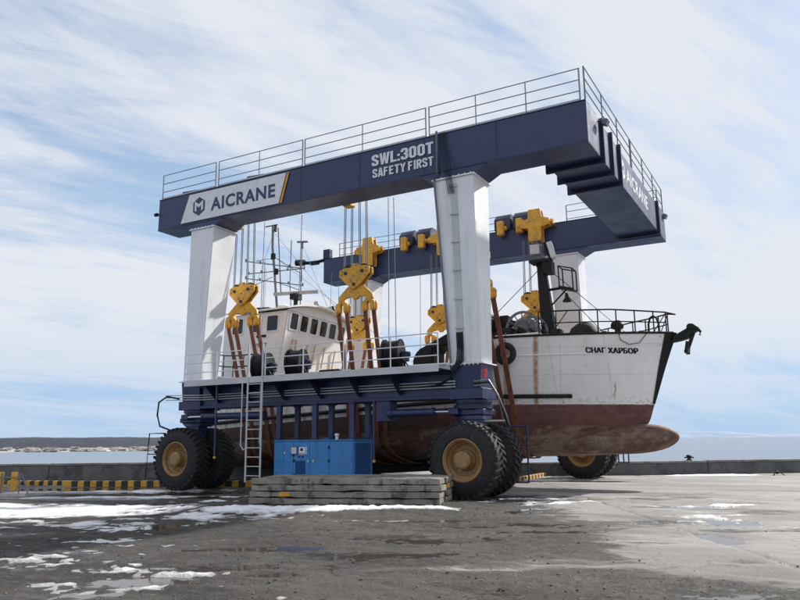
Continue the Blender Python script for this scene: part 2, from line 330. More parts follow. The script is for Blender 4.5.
# ------------------------------------------------------------------ noise for terrain
def vnoise(x,y,seed=0):
    xi=np.floor(x).astype(np.int64); yi=np.floor(y).astype(np.int64); xf=x-xi; yf=y-yi
    def h(a,b):
        n=(a*374761393+b*668265263+seed*1442695041)&0xffffffff; n=((n^(n>>13))*1274126177)&0xffffffff; return ((n^(n>>16))&0xffff)/65535.0
    u=xf*xf*(3-2*xf); v=yf*yf*(3-2*yf)
    return (h(xi,yi)*(1-u)+h(xi+1,yi)*u)*(1-v)+(h(xi,yi+1)*(1-u)+h(xi+1,yi+1)*u)*v
def fbm(x,y,o=5,seed=0,g=.5):
    a=1;s=0;t=0
    for i in range(o): s=s+a*vnoise(x,y,seed+i*17); t+=a; a*=g; x=x*2.03+5.1; y=y*2.03+1.7
    return s/t
def sst(x,a,b):
    t=np.clip((x-a)/(b-a),0,1); return t*t*(3-2*t)
def blob(r,f,c,rad,rot=0,p=2.0):
    dr=r-c[0]; df=f-c[1]; ca,sa=math.cos(rot),math.sin(rot); a=(dr*ca+df*sa)/rad[0]; b=(-dr*sa+df*ca)/rad[1]
    return 1-(np.abs(a)**p+np.abs(b)**p)**(1/p)      # 1 centre, 0 rim, negative outside
def W_(r,f,z=0): return (CAM.x+rt.x*r+fw.x*f, CAM.y+rt.y*r+fw.y*f, z)
def RF(x,y): d=(x-CAM.x,y-CAM.y); return d[0]*rt.x+d[1]*rt.y, d[0]*fw.x+d[1]*fw.y
def fwall(r): return 32.35+0.058*r
def ground_fields(r,f):
    n=fbm(r*.9,f*2.2,5,3); n2=fbm(r*.35,f*1.5,4,9); n3=fbm(r*5,f*6,4,21)
    edge=3.0+np.clip(f-10,0,12)*.085+ (fbm(r*.8,f*.8,4,31)-.5)*1.4
    conc=sst(r-edge,-1.3,1.1)
    band=sst(blob(r,f,(2.2,9.95),(3.2,.62))+(n2-.5)*1.2,-.2,.7)*.75
    conc=np.maximum(conc,band); conc=conc*(1-.45*sst(fbm(r*.5,f*1.3,4,55),.50,.66)); conc=conc*(1-sst(blob(r,f,(2.6,7.9),(2.4,1.2)),0,.4)*.8)
    conc=np.maximum(conc,sst(f,20.6,22.5)*sst(r,-1.5,2.0)*.9)
    left=sst(f,20.5,22.0)*(1-sst(r,-1.5,1.5))
    conc=np.maximum(conc,left*.45)
    mound=.08*sst(blob(r,f,(-1.9,18.4),(4.4,2.5),0,4),0,.35)
    rut=(np.sin(f*4.3+n2*5)*.5)*.018*sst(n,.4,.7)
    n4=fbm(r*7,f*11,4,41,.6); mudh=(n-.5)*.085+(n2-.5)*.06+(n3-.5)*.05+(np.abs(n4-.5))*.075-.012+rut
    conh=(n2-.5)*.02+(n3-.5)*.004
    for fj in (12.9,18.9,24.9): conh=conh-.02*(1-sst(np.abs(f-fj+.03*(r-5)),.012,.04))*sst(r,4,5)
    for rj in (5.0,10.0,15.0): conh=conh-.02*(1-sst(np.abs(r-rj-.02*(f-15)),.02,.07))*sst(f,7,9)
    h=mound+(mudh*(1-conc)+conh*conc)
    h=h*(1-left*.5)
    # hollows that hold melt water
    for c,rad,d in (((-2.3,11.6),(1.6,.42),.05),((-1.55,9.4),(.6,.28),.045),((-3.0,9.1),(.75,.36),.05),((-5.2,12.7),(.8,.3),.05),((7.0,17.6),(1.35,.40),.035),((6.3,14.6),(.55,.9),.03),((5.1,12.2),(.35,1.1),.025),((-9,24.2),(4.6,1.3),.045),((-6.2,22.4),(2.2,.7),.045),((-11.5,27),(3.5,1.2),.04),((1.2,14.2),(.8,.3),.035),((7.4,28.5),(2.5,.7),.03),((-.2,13.0),(1.0,.2),.03)):
        h=h-d*sst(blob(r,f,c,rad)+(n-.5)*1.3+(n3-.5)*.5,0,.45)
    wet=np.clip(sst(-h,.004,.04)*.9+left*.55+sst(blob(r,f,(6.2,13.5),(1.0,4.2),.25)+(n-.5)*.5,0,.5)*.55+sst(blob(r,f,(-3,10.5),(4,3)),0,.6)*.35+sst(fbm(r*.4,f*1.1,4,91),.52,.68)*.4,0,1)
    sn=np.full_like(h,-1.0)
    for c,rad,k in (((-9.2,18.3),(4.2,1.75),1.35),((-6.9,18.9),(1.6,.5),1),((-12.5,19.4),(3.0,1.6),1.3),((-1.9,17.15),(2.95,.45),1.15),((-3.5,17.2),(1.25,.75),1.0),((-.2,17.4),(1.4,.28),1),((-5.9,9.2),(.9,.9),.08),((-3.4,8.5),(.8,.16),.14),((-2.65,9.4),(.6,.14),.30),((7.2,17.9),(1.5,.16),.55),((6.3,15.2),(.35,.7),.12),((3.2,20.3),(1.2,.25),.6),((2.2,19.7),(.6,.2),.6),((-8,22.6),(5,.4),.7),((-9,25.4),(5,.35),.55),((-5.2,20.9),(1.2,.3),.7),((13.2,31.9),(2.4,.55),1.2),((7.3,31.6),(2.2,.4),.9),((-4.5,16.4),(2.2,.8),.25),((-7.0,15.6),(2.2,.6),.2),((3.6,19.2),(1.5,.5),.3),((4.9,29.4),(2.0,.4),.7)):
        sn=np.maximum(sn,blob(r,f,c,rad)*k)
    snow=sn+(fbm(r*1.7,f*3.0,5,77)-.5)*1.15+(fbm(r*7,f*9,4,63)-.5)*.55-.10
    return h,conc,wet,snow
def gh(x,y):
    r,f=RF(x,y); a=ground_fields(np.array([r]),np.array([f])); return float(a[0][0])
# ------------------------------------------------------------------ setting: quay ground
def axis(segs):
    out=[]
    for a,b,s in segs: out+=list(np.arange(a,b,s))
    return np.array(out+[segs[-1][1]])
fa=[]; f_=2.6
while f_<47: fa.append(f_); f_+=max(.022,.0062*f_)
fs=np.array([-220,-120,-60,-30,-15,-8,-4,-1,.6,1.6]+fa)
rs=axis([(-260,-60,40),(-60,-22,4),(-22,-9,.22),(-9,-6,.11),(-6,6,.062),(6,9,.11),(9,22,.22),(22,60,4),(60,260,40)])
Rg,Fg=np.meshgrid(rs,fs); Hg,Cg,Wg,Sg=ground_fields(Rg,Fg)
nr,nf=len(rs),len(fs)
X=CAM.x+rt.x*Rg+fw.x*Fg; Y=CAM.y+rt.y*Rg+fw.y*Fg
rc=.5*(rs[1:]+rs[:-1]); fc=.5*(fs[1:]+fs[:-1]); RC,FC=np.meshgrid(rc,fc)
SPIT=(-5.0,3.4)
keep=(FC<fwall(RC)+.35)|((RC>SPIT[0])&(RC<SPIT[1])&(FC<45))
def gridmesh(name,Z,keep,mat,attrs=()):
    idx=np.arange(nr*nf).reshape(nf,nr); q=np.stack([idx[:-1,:-1],idx[:-1,1:],idx[1:,1:],idx[1:,:-1]],-1)[keep]
    used=np.unique(q); mp=np.full(nr*nf,-1); mp[used]=np.arange(len(used)); q=mp[q]
    me=bpy.data.meshes.new(name); v=np.stack([X.ravel()[used],Y.ravel()[used],Z.ravel()[used]],-1)
    me.vertices.add(len(v)); me.vertices.foreach_set('co',v.astype(np.float32).ravel())
    me.loops.add(q.size); me.loops.foreach_set('vertex_index',q.astype(np.int32).ravel())
    me.polygons.add(len(q)); me.polygons.foreach_set('loop_start',np.arange(0,q.size,4,dtype=np.int32)); 
    me.update(calc_edges=True); me.validate()
    me.polygons.foreach_set('use_smooth',[True]*len(me.polygons))
    for n,a in attrs:
        at=me.attributes.new(n,'FLOAT','POINT'); at.data.foreach_set('value',a.ravel()[used].astype(np.float32))
    me.materials.append(M[mat]); return link(name,me)
gr=gridmesh('ground',Hg,keep,'ground',(('conc',Cg),('wet',Wg)))
tag(gr,'muddy quay yard of wet earth with pale concrete apron',None,kind='structure')
anyv=lambda A: A[:-1,:-1]|A[:-1,1:]|A[1:,1:]|A[1:,:-1]
sk=anyv(Sg>-.06)&keep&(FC>3)
sn=gridmesh('snow',Hg+np.clip(Sg,-.3,.6)*.085+(fbm(Rg*9,Fg*9,3,5)-.5)*.022*np.clip(Sg*4,0,1),sk,'snow',(('thick',Sg),))
tag(sn,'patches of thawing old snow lying on the yard','snow',kind='stuff')
pk=anyv(Hg<-.012)&keep&(FC>3)&(FC<31)
pu=gridmesh('puddle',np.full_like(Hg,-.022),pk,'puddle')
tag(pu,'shallow brown puddles of melt water in the yard','puddle',kind='stuff')
# stones and clods
def stones():
    n=7000; f=rng.uniform(0,1,n)**1.6*16+7; r=rng.uniform(-.62,.62,n)*(f+1.5)
    h,c,w,s=ground_fields(r,f); k=(rng.uniform(0,1,n)>np.minimum(c*1.3,.99))&(s<.0)&(h>-.02); r,f,h=r[k],f[k],h[k]; n=len(r)
    bm=bmesh.new(); bmesh.ops.create_icosphere(bm,subdivisions=1,radius=1); bv=np.array([v.co for v in bm.verts]); bf=np.array([[v.index for v in q.verts] for q in bm.faces]); bm.free()
    sc=np.minimum(.003+rng.exponential(.0045,n),.017)
    V=bv[None]*(1+rng.uniform(-.35,.35,(n,len(bv),1)))*sc[:,None,None]*np.stack([rng.uniform(.8,1.6,n),rng.uniform(.8,1.4,n),rng.uniform(.5,.9,n)],-1)[:,None]
    x=CAM.x+rt.x*r+fw.x*f; y=CAM.y+rt.y*r+fw.y*f; V=V+np.stack([x,y,h+sc*.25],-1)[:,None]
    Fc=bf[None]+np.arange(n)[:,None,None]*len(bv)
    me=bpy.data.meshes.new('gravel'); V=V.reshape(-1,3); q=Fc.reshape(-1,3)
    me.vertices.add(len(V)); me.vertices.foreach_set('co',V.astype(np.float32).ravel()); me.loops.add(q.size); me.loops.foreach_set('vertex_index',q.astype(np.int32).ravel())
    me.polygons.add(len(q)); me.polygons.foreach_set('loop_start',np.arange(0,q.size,3,dtype=np.int32)); me.update(calc_edges=True)
    M['stone']=concrete('stone',(.13,.116,.102),(.06,.055,.05),.5,.5); me.materials.append(M['stone'])
    tag(link('gravel',me),'loose stones and mud clods scattered over the yard','gravel',kind='stuff')
stones()
# sea and far shores
SEA=-5.0
mb=MB(); b=90000
mb.add([W_(-b,20,SEA),W_(b,20,SEA),W_(b,b,SEA),W_(-b,b,SEA)],[(0,1,2,3)]); o=mb.obj('sea','sea'); tag(o,'grey blue sea beyond the quay wall',None,kind='structure')
def ridge(name,mat,r0,r1,f0,depth,hfun,n,label,rows=9):
    mb=MB(); vs=[]
    for j in range(rows):
        t=j/(rows-1)
        for i in range(n+1):
            r=r0+(r1-r0)*i/n; vs.append(W_(r,f0+depth*t+ (0 if j else 0),SEA-.3+hfun(r,t)))
    mb.add(vs,[(j*(n+1)+i,j*(n+1)+i+1,(j+1)*(n+1)+i+1,(j+1)*(n+1)+i) for j in range(rows-1) for i in range(n)])
    o=mb.obj(name,mat,ang=60); tag(o,label,None,kind='structure'); return o
def fn1(s,o=4): return lambda x: float(fbm(np.array([x]),np.array([s*1.0]),o,int(s))[0])
na=fn1(5);nb=fn1(11);nc=fn1(23)
def shore_h(r,t):
    e=min(1,max(0,(-70-r)/120)); return (.2+2.0*t**.8+.7*na(r*.06+t*9))*min(1,t*9+.1)*e**.3 if e>0 else -1
ridge('snowy_shore','shore',-760,-60,640,170,shore_h,240,'snow covered low shore of the far headland',10)
def hill_h(r,t):
    e=max(0,min(1,(-60-r)/330)); return (math.sin(min(1,t*1.15)*math.pi*.62)*(13.2*e**.5+2.4*nb(r*.012)+1.4*na(r*.16+3)))*1.02+.1
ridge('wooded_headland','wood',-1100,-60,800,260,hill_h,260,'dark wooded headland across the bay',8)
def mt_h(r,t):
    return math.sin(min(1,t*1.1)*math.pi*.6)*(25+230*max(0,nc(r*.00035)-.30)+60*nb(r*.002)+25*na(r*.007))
ridge('hazed_snow_mountains','mount',-4000,26000,13500,3500,mt_h,240,'snow covered mountains on the far horizon with bluish haze in their colour',7)
mb=MB()
for i in range(260):
    r=-random.uniform(150,640); t=random.random()**1.5*.8; f=640+170*t; z=SEA-.3+shore_h(r,t); w=random.uniform(4,9); h=random.uniform(.4,1.4)
    x,y,_=W_(r,f); d=random.uniform(4,7)
    q=Matrix.Rotation(YAW+random.uniform(-.5,.5),3,'Z')
    P=[q@Vector(p) for p in ((-w/2,-d/2,-1),(w/2,-d/2,-1),(w/2,d/2,-1),(-w/2,d/2,-1),(-w/2,-d/2,h),(w/2,-d/2,h),(w/2,d/2,h),(-w/2,d/2,h),(-w/2,0,h+1.0),(w/2,0,h+1.0))]
    mb.add([p+Vector((x,y,z)) for p in P],[(0,1,5,4),(1,2,6,9,5),(2,3,7,6),(3,0,4,8,7),(4,5,9,8),(6,7,8,9)])
tag(mb.obj('far_village','town'),'tiny houses of a village along the far snowy shore','village',kind='stuff')
# ------------------------------------------------------------------ quay walls
def rfp(r,f,z): return Vector(W_(r,f,z))
def wall(r0,r1,ht,label,step=5.2,fn=fwall):
    mid=W_((r0+r1)/2,fn((r0+r1)/2)); T=thing('quay_wall',mid,label,'wall','low concrete quay walls')
    n=max(1,round((r1-r0)/step))
    for i in range(n):
        a=r0+(r1-r0)*i/n+.012; b=r0+(r1-r0)*(i+1)/n-.012; hh=ht+random.uniform(-.012,.012)
        s=MB(); off=random.uniform(-.02,.02)
        def sec(r,z,df): return rfp(r,fn(r)+df+off,z)
        s.hexa([sec(a,-6.5,-.05),sec(b,-6.5,-.05),sec(b,-6.5,.7),sec(a,-6.5,.7)],[sec(a,0,-.05),sec(b,0,-.05),sec(b,0,.7),sec(a,0,.7)])
        s.hexa([sec(a,0.0005,-.05),sec(b,0.0005,-.05),sec(b,0.0005,.45),sec(a,0.0005,.45)],[sec(a,hh-.1,.07),sec(b,hh-.1,.07),sec(b,hh-.1,.45),sec(a,hh-.1,.45)])
        w_=s.obj('wall_section','wall',T,.02)
        s=MB(); s.hexa([sec(a,hh-.0995,.05),sec(b,hh-.0995,.05),sec(b,hh-.0995,.47),sec(a,hh-.0995,.47)],[sec(a,hh,.05),sec(b,hh,.05),sec(b,hh,.47),sec(a,hh,.47)])
        s.obj('cap','wallcap',w_,.015)
    return T
wall(-60,SPIT[0],.80,'low dark concrete quay wall behind the striped kerb on the left')
wall(SPIT[1],60,.60,'low concrete quay wall running to the right past the bow')
wall(SPIT[0],SPIT[1],.62,'short end wall of the quay spit under the stern',5.7,lambda r:44.4)
# mooring bollard on the wall
p=rfp(12.95,fwall(12.95)+.25,.60); mb=MB()
mb.lathe([(.13,0),(.13,.03),(.075,.05),(.07,.14),(.12,.17),(.13,.20),(.09,.235),(.03,.245)],lambda a,b_,h:(p.x+a,p.y+b_,p.z+h),14)
mb.cyl((p.x-.2,p.y,p.z+.12),(p.x+.2,p.y,p.z+.12),.03,8)
single('bollard',mb,'black',p,'small black mooring bollard on top of the right quay wall','bollard')
p=rfp(15.8,31.3,0.0); mb=MB()
for k in range(3):
    a=k*2.1; mb.tube([(p.x,p.y,p.z+.14),(p.x+.16*math.cos(a),p.y+.16*math.sin(a),p.z+.1),(p.x+.28*math.cos(a),p.y+.28*math.sin(a),p.z+.0)],.022,6)
mb.lathe([(.05,.06),(.07,.10),(.06,.17),(.02,.19)],lambda a,b_,h:(p.x+a,p.y+b_,p.z+h),8)
single('mooring_ring',mb,'black',p,'small dark iron mooring fitting on the apron by the right wall','fitting')
# striped kerbs
def kerb(a,b,h,w,label,n):
    a=Vector(a);b=Vector(b); T=thing('striped_kerb',(a+b)/2,label,'kerb','yellow and black striped kerbs')
    d=(b-a)/n; ln=d.length; q=Matrix.Rotation(math.atan2(d.y,d.x),3,'Z')
    for i in range(n):
        c=a+d*(i+.5); s=MB(); s.box((c.x,c.y,h/2-.03),(ln-.004,w,h+.06+random.uniform(-.004,.004)),q)
        s.obj('kerb_block','yellow_stripe' if i%2==0 else 'black_stripe',T,.012)
kerb((-24.0,-.6,0),(-20.9,.45,0),.17,.16,'thin striped kerb at the far left by the quay wall',16)
kerb((-20.7,-.35,0),(-12.4,2.62,0),.21,.22,'thick striped kerb passing behind the left wheels of the crane',34)
kerb((-5.7,8.4,0),(-6.05,12.9,0),.15,.2,'striped kerb under the bow beyond the right wheels',18)
# ------------------------------------------------------------------ travel lift
GX0,GX1,GZ0,GZ1,GW=-16.9,-.09,9.68,10.94,1.14
FY=11.04
LIFT=thing('boat_crane',(-9.2,6.1,0),'navy and white boat hoist crane straddling the trawler on big wheels','crane')
def side(far):
    """y-mapper: local depth d (0 = outer/near face) to world y"""
    return (lambda d: 12.18-d) if far else (lambda d: d)
lettering_done=False
def bolts_line(mb,p0,p1,n,axis,r=.022,l=.03):
    p0=Vector(p0);p1=Vector(p1);ax=Vector(axis)
    for i in range(n):
        p=p0.lerp(p1,(i+.5)/n); mb.cyl(p-ax*l*.2,p+ax*l,r,6)
def make_side(far):
    Yd=side(far); s=-1 if far else 1
    def bb(mb,x0,x1,d0,d1,z0,z1): return mb.bb(x0,x1,Yd(d0),Yd(d1),z0,z1)
    # top girder
    mb=MB(); bb(mb,GX0,GX1,0.02,GW-.02,GZ0+.025,GZ1-.025); g=mb.obj('girder','navy',LIFT,.012)
    mb=MB(); bb(mb,GX0,GX1,0,GW,GZ1-.024,GZ1); bb(mb,GX0,GX1,0,GW,GZ0,GZ0+.024); mb.obj('girder_flange','navy',g,.004)
    for x in np.arange(GX0+2.1,GX1-.5,2.4): mb=MB(); bb(mb,x,x+.012,.012,.02,GZ0+.03,GZ1-.03); mb.obj('weld_seam','navy_dark',g)
    # haunches + legs
    for (tx0,tx1,bx0,bx1) in ((-15.12,-13.92,-15.2,-14.35),(-4.9,-3.54,-4.47,-3.52)):
        mb=MB(); z0,z1=9.455,9.682
        P=lambda x,d,z:(x,Yd(d),z)
        mb.hexa([P(tx0,.02,z0),P(tx1,.02,z0),P(tx1,1.16,z0),P(tx0,1.16,z0)],[P(tx0-.45,.02,z1-.003),P(tx1+.45,.02,z1-.003),P(tx1+.45,1.12,z1-.003),P(tx0-.45,1.12,z1-.003)])
        mb.obj('haunch','navy',LIFT,.006)
        mb=MB(); mb.hexa([P(bx0,.05,3.77),P(bx1,.05,3.77),P(bx1,.90,3.77),P(bx0,.90,3.77)],[P(tx0+.03,-.0,9.41),P(tx1-.03,-.0,9.41),P(tx1-.03,1.2,9.41),P(tx0+.03,1.2,9.41)])
        lg=mb.obj('leg','legwhite',LIFT,.02,seg=2)
        mb=MB(); bb(mb,tx0-.03,tx1+.03,-.05,1.25,9.412,9.453); m2=MB(); bb(m2,bx0-.10,bx1+.10,-.05,1.0,3.735,3.768)
        for i in range(7):
            x=tx0+(tx1-tx0)*(i+.5)/7; mb.cyl((x,Yd(-.025),9.45),(x,Yd(-.025),9.485),.022,6)
            x=bx0+(bx1-bx0)*(i+.5)/7; m2.cyl((x,Yd(-.025),3.70),(x,Yd(-.025),3.80),.022,6)
        for i in range(6):
            d=.05+1.1*(i+.5)/6; mb.cyl((tx1+.01,Yd(d),9.45),(tx1+.01,Yd(d),9.485),.022,6)
        mb.obj('leg_flange','legwhite',lg); m2.obj('leg_flange','legwhite',lg)
        # pedestal under leg
        mb=MB(); cx=(bx0+bx1)/2
        mb.hexa([P(cx-.42,.06,3.05),P(cx+.42,.06,3.05),P(cx+.42,.94,3.05),P(cx-.42,.94,3.05)],[P(bx0-.02,.0,3.733),P(bx1+.02,.0,3.733),P(bx1+.02,.95,3.733),P(bx0-.02,.95,3.733)])
        bb(mb,cx-.52,cx+.52,-.02,1.02,2.74,3.05)
        mb.obj('pedestal','navy',LIFT,.012)
        c=(cx,Yd(.5))
        mb=MB(); mb.lathe([(.50,2.735),(.55,2.72),(.55,2.64),(.50,2.63),(.50,2.58),(.57,2.57),(.57,2.47),(.46,2.46)],lambda a,b_,h:(c[0]+a,c[1]+b_,h),36)
        for i in range(30):
            a=2*math.pi*i/30; mb.cyl((c[0]+.535*math.cos(a),c[1]+.535*math.sin(a),2.44),(c[0]+.535*math.cos(a),c[1]+.535*math.sin(a),2.60),.018,6)
        mb.obj('slewing_ring','navy_dark',LIFT)
        wx=-14.67 if cx<-9 else -3.86
        mb=MB(); bb(mb,cx-.5,cx+.5,.05,.95,2.30,2.458)
        mb.hexa([P(wx-.2,.06,.86),P(wx+.2,.06,.86),P(wx+.2,.50,.86),P(wx-.2,.50,.86)],[P(wx-.3,.05,2.16),P(wx+.3,.05,2.16),P(wx+.3,.52,2.16),P(wx-.3,.52,2.16)]); mb.hexa([P(wx-.34,.05,2.161),P(wx+.34,.05,2.161),P(wx+.34,.70,2.161),P(wx-.34,.70,2.161)],[P(cx-.45,.1,2.299),P(cx+.45,.1,2.299),P(cx+.45,.88,2.299),P(cx-.45,.88,2.299)])
        mb.cyl((wx,Yd(-.30),1.067),(wx,Yd(.86),1.067),.19,18)
        mb.obj('wheel_fork','navy',LIFT,.015)
        for d,face in ((-.70,1),(1.26,-1)): wheel(wx,Yd(d),(1 if (face>0)!=far else -1))
    return g
# wheel: axis along Y, outer face at y (towards -Y when sgn=1)
RW=1.067
def wheel_meshes():
    fn=lambda a,b,h:(a,h,b)
    w=.66
    t=MB(); prof=[(.60,.05),(.615,.0),(.68,-.012),(.80,.0),(.93,.03),(.995,.085),(1.02,.17),(1.025,.33),(1.02,.49),(.995,.575),(.93,.63),(.80,.66),(.68,.672),(.615,.66),(.60,.61)]
    t.lathe(prof,fn,56,closed=True)
    n=34
    for k in range(n):
        for sgn in (0,1):
            a=2*math.pi*(k+.5*sgn)/n; mr=Matrix.Rotation(-a,3,'Y')
            # lug: outer shoulder to centre, skewed
            y0,y1=(.02,.34) if sgn==0 else (.64,.32); sk=.13
            P=[]
            for (r0,r1,yy,da) in ((.955,1.045,y0,0),(1.0,1.067,y0+(y1-y0)*.35,sk*.35),(1.0,1.067,y1,sk)):
                for hw in (-.047,.047):
                    P.append((r0,yy,hw,da)); P.append((r1,yy,hw*.85,da))
            V=[]
            for (rr,yy,hw,da) in P:
                ang=a+da+hw/rr*1.0; V.append((rr*math.cos(ang),yy,rr*math.sin(ang)))
            t.add(V,[(0,1,3,2),(1,5,7,3),(0,4,5,1),(2,3,7,6),(5,9,11,7),(4,8,9,5),(6,7,11,10),(8,10,11,9),(0,2,6,4),(4,6,10,8)])
    tm=t.mesh('tyre','rubber',ang=30)
    r=MB(); r.lathe([(.598,.62),(.60,.10),(.60,.035),(.585,.012),(.555,.012),(.54,.04),(.505,.07),(.49,.16),(.475,.17),(.44,.20),(.40,.285),(.30,.30),(.30,.62)],fn,48); rm=r.mesh('rim','rim',ang=28)
    h=MB(); h.lathe([(.30,.32),(.27,.25),(.245,.235),(.24,.02),(.225,.0),(.20,-.01),(.19,-.03),(.05,-.035)],fn,28)
    for k in range(14):
        a=2*math.pi*k/14; h.cyl((.36*math.cos(a),.32,.36*math.sin(a)),(.36*math.cos(a),.262,.36*math.sin(a)),.02,6)
    hm=h.mesh('hub','rim',ang=28)
    k=MB(); k.lathe([(.55,.655),(.57,.64),(.57,.60),(.25,.60)],fn,32); km=k.mesh('backing_plate','black',ang=28)
    return tm,rm,hm,km
WM=wheel_meshes()
def wheel(x,y,sgn):
    e=bpy.data.objects.new('wheel',None); e.empty_display_size=.2; col.objects.link(e); e.parent=LIFT
    L=LIFT.location; e.location=(x-L.x,y-L.y,RW-.012-L.z)
    e.rotation_euler=(0,random.uniform(0,6.28),0) if sgn>0 else (0,random.uniform(0,6.28),math.pi)
    for nme,me in zip(('tyre','rim','hub','backing_plate'),WM):
        o=bpy.data.objects.new(nme,me); col.objects.link(o); o.parent=e
gn=make_side(False); gf=make_side(True)
# cross beam (outer face +X), with bolted splice flanges
CX0,CX1=-1.70,-.11
mb=MB(); mb.bb(CX0,CX1,GW+.002,FY-.002,GZ0+.03,GZ1-.02); cb=mb.obj('cross_beam','navy',LIFT,.012)
for y in (1.60,1.66,2.76,3.86,3.92,10.42,10.48):
    mb=MB(); mb.bb(CX0-.13,CX1+.10,y-.025,y+.025,GZ0-.10,GZ1+.05)
    if y in (1.60,3.86,10.42):
        for i in range(15): x=CX0+(CX1-CX0)*i/14; mb.cyl((x,y-.06,GZ0-.045),(x,y+.0,GZ0-.045),.024,6)
        for i in range(13): z=GZ0+.05+(GZ1-GZ0-.1)*i/12; mb.cyl((CX1+.055,y-.06,z),(CX1+.055,y,z),.022,6)
    mb.obj('splice_flange','navy_dark',cb,.004)
# sign board on the near girder
fy=lambda u,v,w:(u,-.001-w,v)
mb=MB(); mb.prism([(-15.64,9.77),(-10.93,9.77),(-10.62,10.84),(-15.24,10.84)],fy,0.0,.02); sg=mb.obj('sign_panel','letter',LIFT)
mb=MB(); mb.prism([(-10.88,9.77),(-10.80,9.77),(-10.49,10.84),(-10.57,10.84)],fy,0.0,.02); mb.obj('sign_stripe','orange',sg)
textmesh('AICRANE',lambda u,v,d:(-14.12+u,-.0215-d,10.03+v),3.03,.50,.030,.008).obj('sign_lettering','letternavy',sg)
def hexlogo(fn,r,parent,mat1,mat2):
    hx=[(r*math.sin(math.pi/3*i),r*math.cos(math.pi/3*i)) for i in range(6)]
    mb=MB(); mb.prism(hx,fn,0,.007); lo=mb.obj('sign_logo',mat1,parent)
    q=r*.86; a=.50*r; mb=MB()   # M drawn as folded cube strokes
    mb.prism([(-.62*r,-.36*r),(-.36*r,-.52*r),(-.36*r,.12*r),(0,-.12*r),(.36*r,.12*r),(.36*r,-.52*r),(.62*r,-.36*r),(.62*r,.56*r),(.55*r,.58*r),(0,.22*r),(-.55*r,.58*r),(-.62*r,.56*r)],fn,.0075,.012)
    mb.obj('logo_mark',mat2,lo) if parent.parent is None else mb.obj('logo_mark',mat2,parent)
hexlogo(lambda u,v,w:(-14.72+u*.92,-.0215-w,10.31+v),.37,sg,'letternavy','letter')
GL={'S':[[(.80,1.36),(.80,1.66),(.66,1.81),(.34,1.81),(.20,1.66),(.20,1.28),(.80,.74),(.80,.34),(.66,.19),(.34,.19),(.20,.34),(.20,.64)]],
 'W':[],'L':[[(.20,2),(.20,.18),(.84,.18)]],
 ':':[[(.2,1.22),(.2,.86)],[(.2,.36),(.2,0)]],'3':[[(.20,1.40),(.20,1.66),(.34,1.81),(.66,1.81),(.80,1.66),(.80,1.20),(.62,1.02),(.80,.84),(.80,.34),(.66,.19),(.34,.19),(.20,.34),(.20,.62)]],
 '0':[[(.20,1.0),(.20,1.64),(.36,1.81),(.64,1.81),(.80,1.64),(.80,.36),(.64,.19),(.36,.19),(.20,.36),(.20,1.0)]],'T':[[(0,1.81),(.96,1.81)],[(.48,1.62),(.48,0)]],
 'A':[[(.16,0),(.42,1.84),(.60,1.84),(.86,0)],[(.34,.52),(.68,.52)]],'F':[[(.84,1.81),(.20,1.81),(.20,0)],[(.38,1.04),(.76,1.04)]],'E':[[(.84,1.81),(.20,1.81),(.20,.19),(.84,.19)],[(.38,1.02),(.76,1.02)]],
 'Y':[[(.12,2),(.46,1.0),(.54,1.0),(.88,2)],[(.50,.98),(.50,0)]],'I':[[(.2,2),(.2,0)]],'R':[[(.20,0),(.20,1.81),(.66,1.81),(.80,1.66),(.80,1.22),(.66,1.04),(.38,1.04)],[(.54,.95),(.84,0)]],' ':[]}
GWD={'W':1.37,':':.38,'L':.84,'I':.40,' ':.28}
def block_text(txt,x0,z0,w,h,th=.36):
    """heavy condensed block letters drawn as mitred strokes on the near girder face"""
    adv=[GWD.get(c,1.0)+.09 for c in txt]; tot=sum(adv)-.09; kx=w/tot; kz=h/2; mb=MB(); x=0
    for c,a in zip(txt,adv):
        if c=='W':
            O=[(0,2),(.33,2),(.44,.72),(.53,2),(.84,2),(.93,.72),(1.04,2),(1.37,2),(1.14,0),(.80,0),(.685,1.0),(.57,0),(.23,0)]
            mb.prism([(x0+(x+p[0])*kx,z0+p[1]*kz) for p in O],lambda u,v,w_:(u,-.0015-w_,v),0,.008)
        for si,pl in enumerate(GL[c]):
            P=[Vector((p[0],p[1])) for p in pl]; n=len(P); loop=(P[0]-P[-1]).length<1e-6
            if loop: P=P[:-1]; n-=1
            Lp=[];Rp=[]
            for k in range(n):
                d0=(P[k]-P[k-1]).normalized() if (k>0 or loop) else None; d1=(P[(k+1)%n]-P[k]).normalized() if (k<n-1 or loop) else None
                if d0 is None: d0=d1
                if d1 is None: d1=d0
                t=(d0+d1).normalized(); nn=Vector((-t.y,t.x)); cs=max(.45,nn.dot(Vector((-d0.y,d0.x)))); o=nn*(th/2/cs)
                Lp.append(P[k]+o); Rp.append(P[k]-o)
            dep=.008+.001*si
            f=lambda q,d:(x0+(x+q.x)*kx,-.0015-d,z0+max(0,min(2,q.y))*kz)
            vs=[f(q,dep) for q in Lp]+[f(q,dep) for q in Rp]+[f(q,0) for q in Lp]+[f(q,0) for q in Rp]; m=n; fc=[]
            for k in range(n if loop else n-1):
                k1=(k+1)%n; fc+=[(k,k1,m+k1,m+k),(2*m+k,2*m+k1,k1,k),(m+k,m+k1,3*m+k1,3*m+k)]
            if not loop: fc+=[(0,m,3*m,2*m),(n-1,2*m+n-1,3*m+n-1,m+n-1)]
            mb.add(vs,fc)
        x+=a
    return mb
block_text('SWL:300T',-7.12,10.345,2.26,.385).obj('load_lettering','letter',LIFT)
block_text('SAFETY FIRST',-7.09,9.945,2.22,.30,.34).obj('safety_lettering','letter',LIFT)
textmesh('AICRANE',lambda u,v,d:(CX1+.001+d,4.95+u,10.06+v),3.6,.52,.012,.008).obj('cross_beam_lettering','letter',cb)
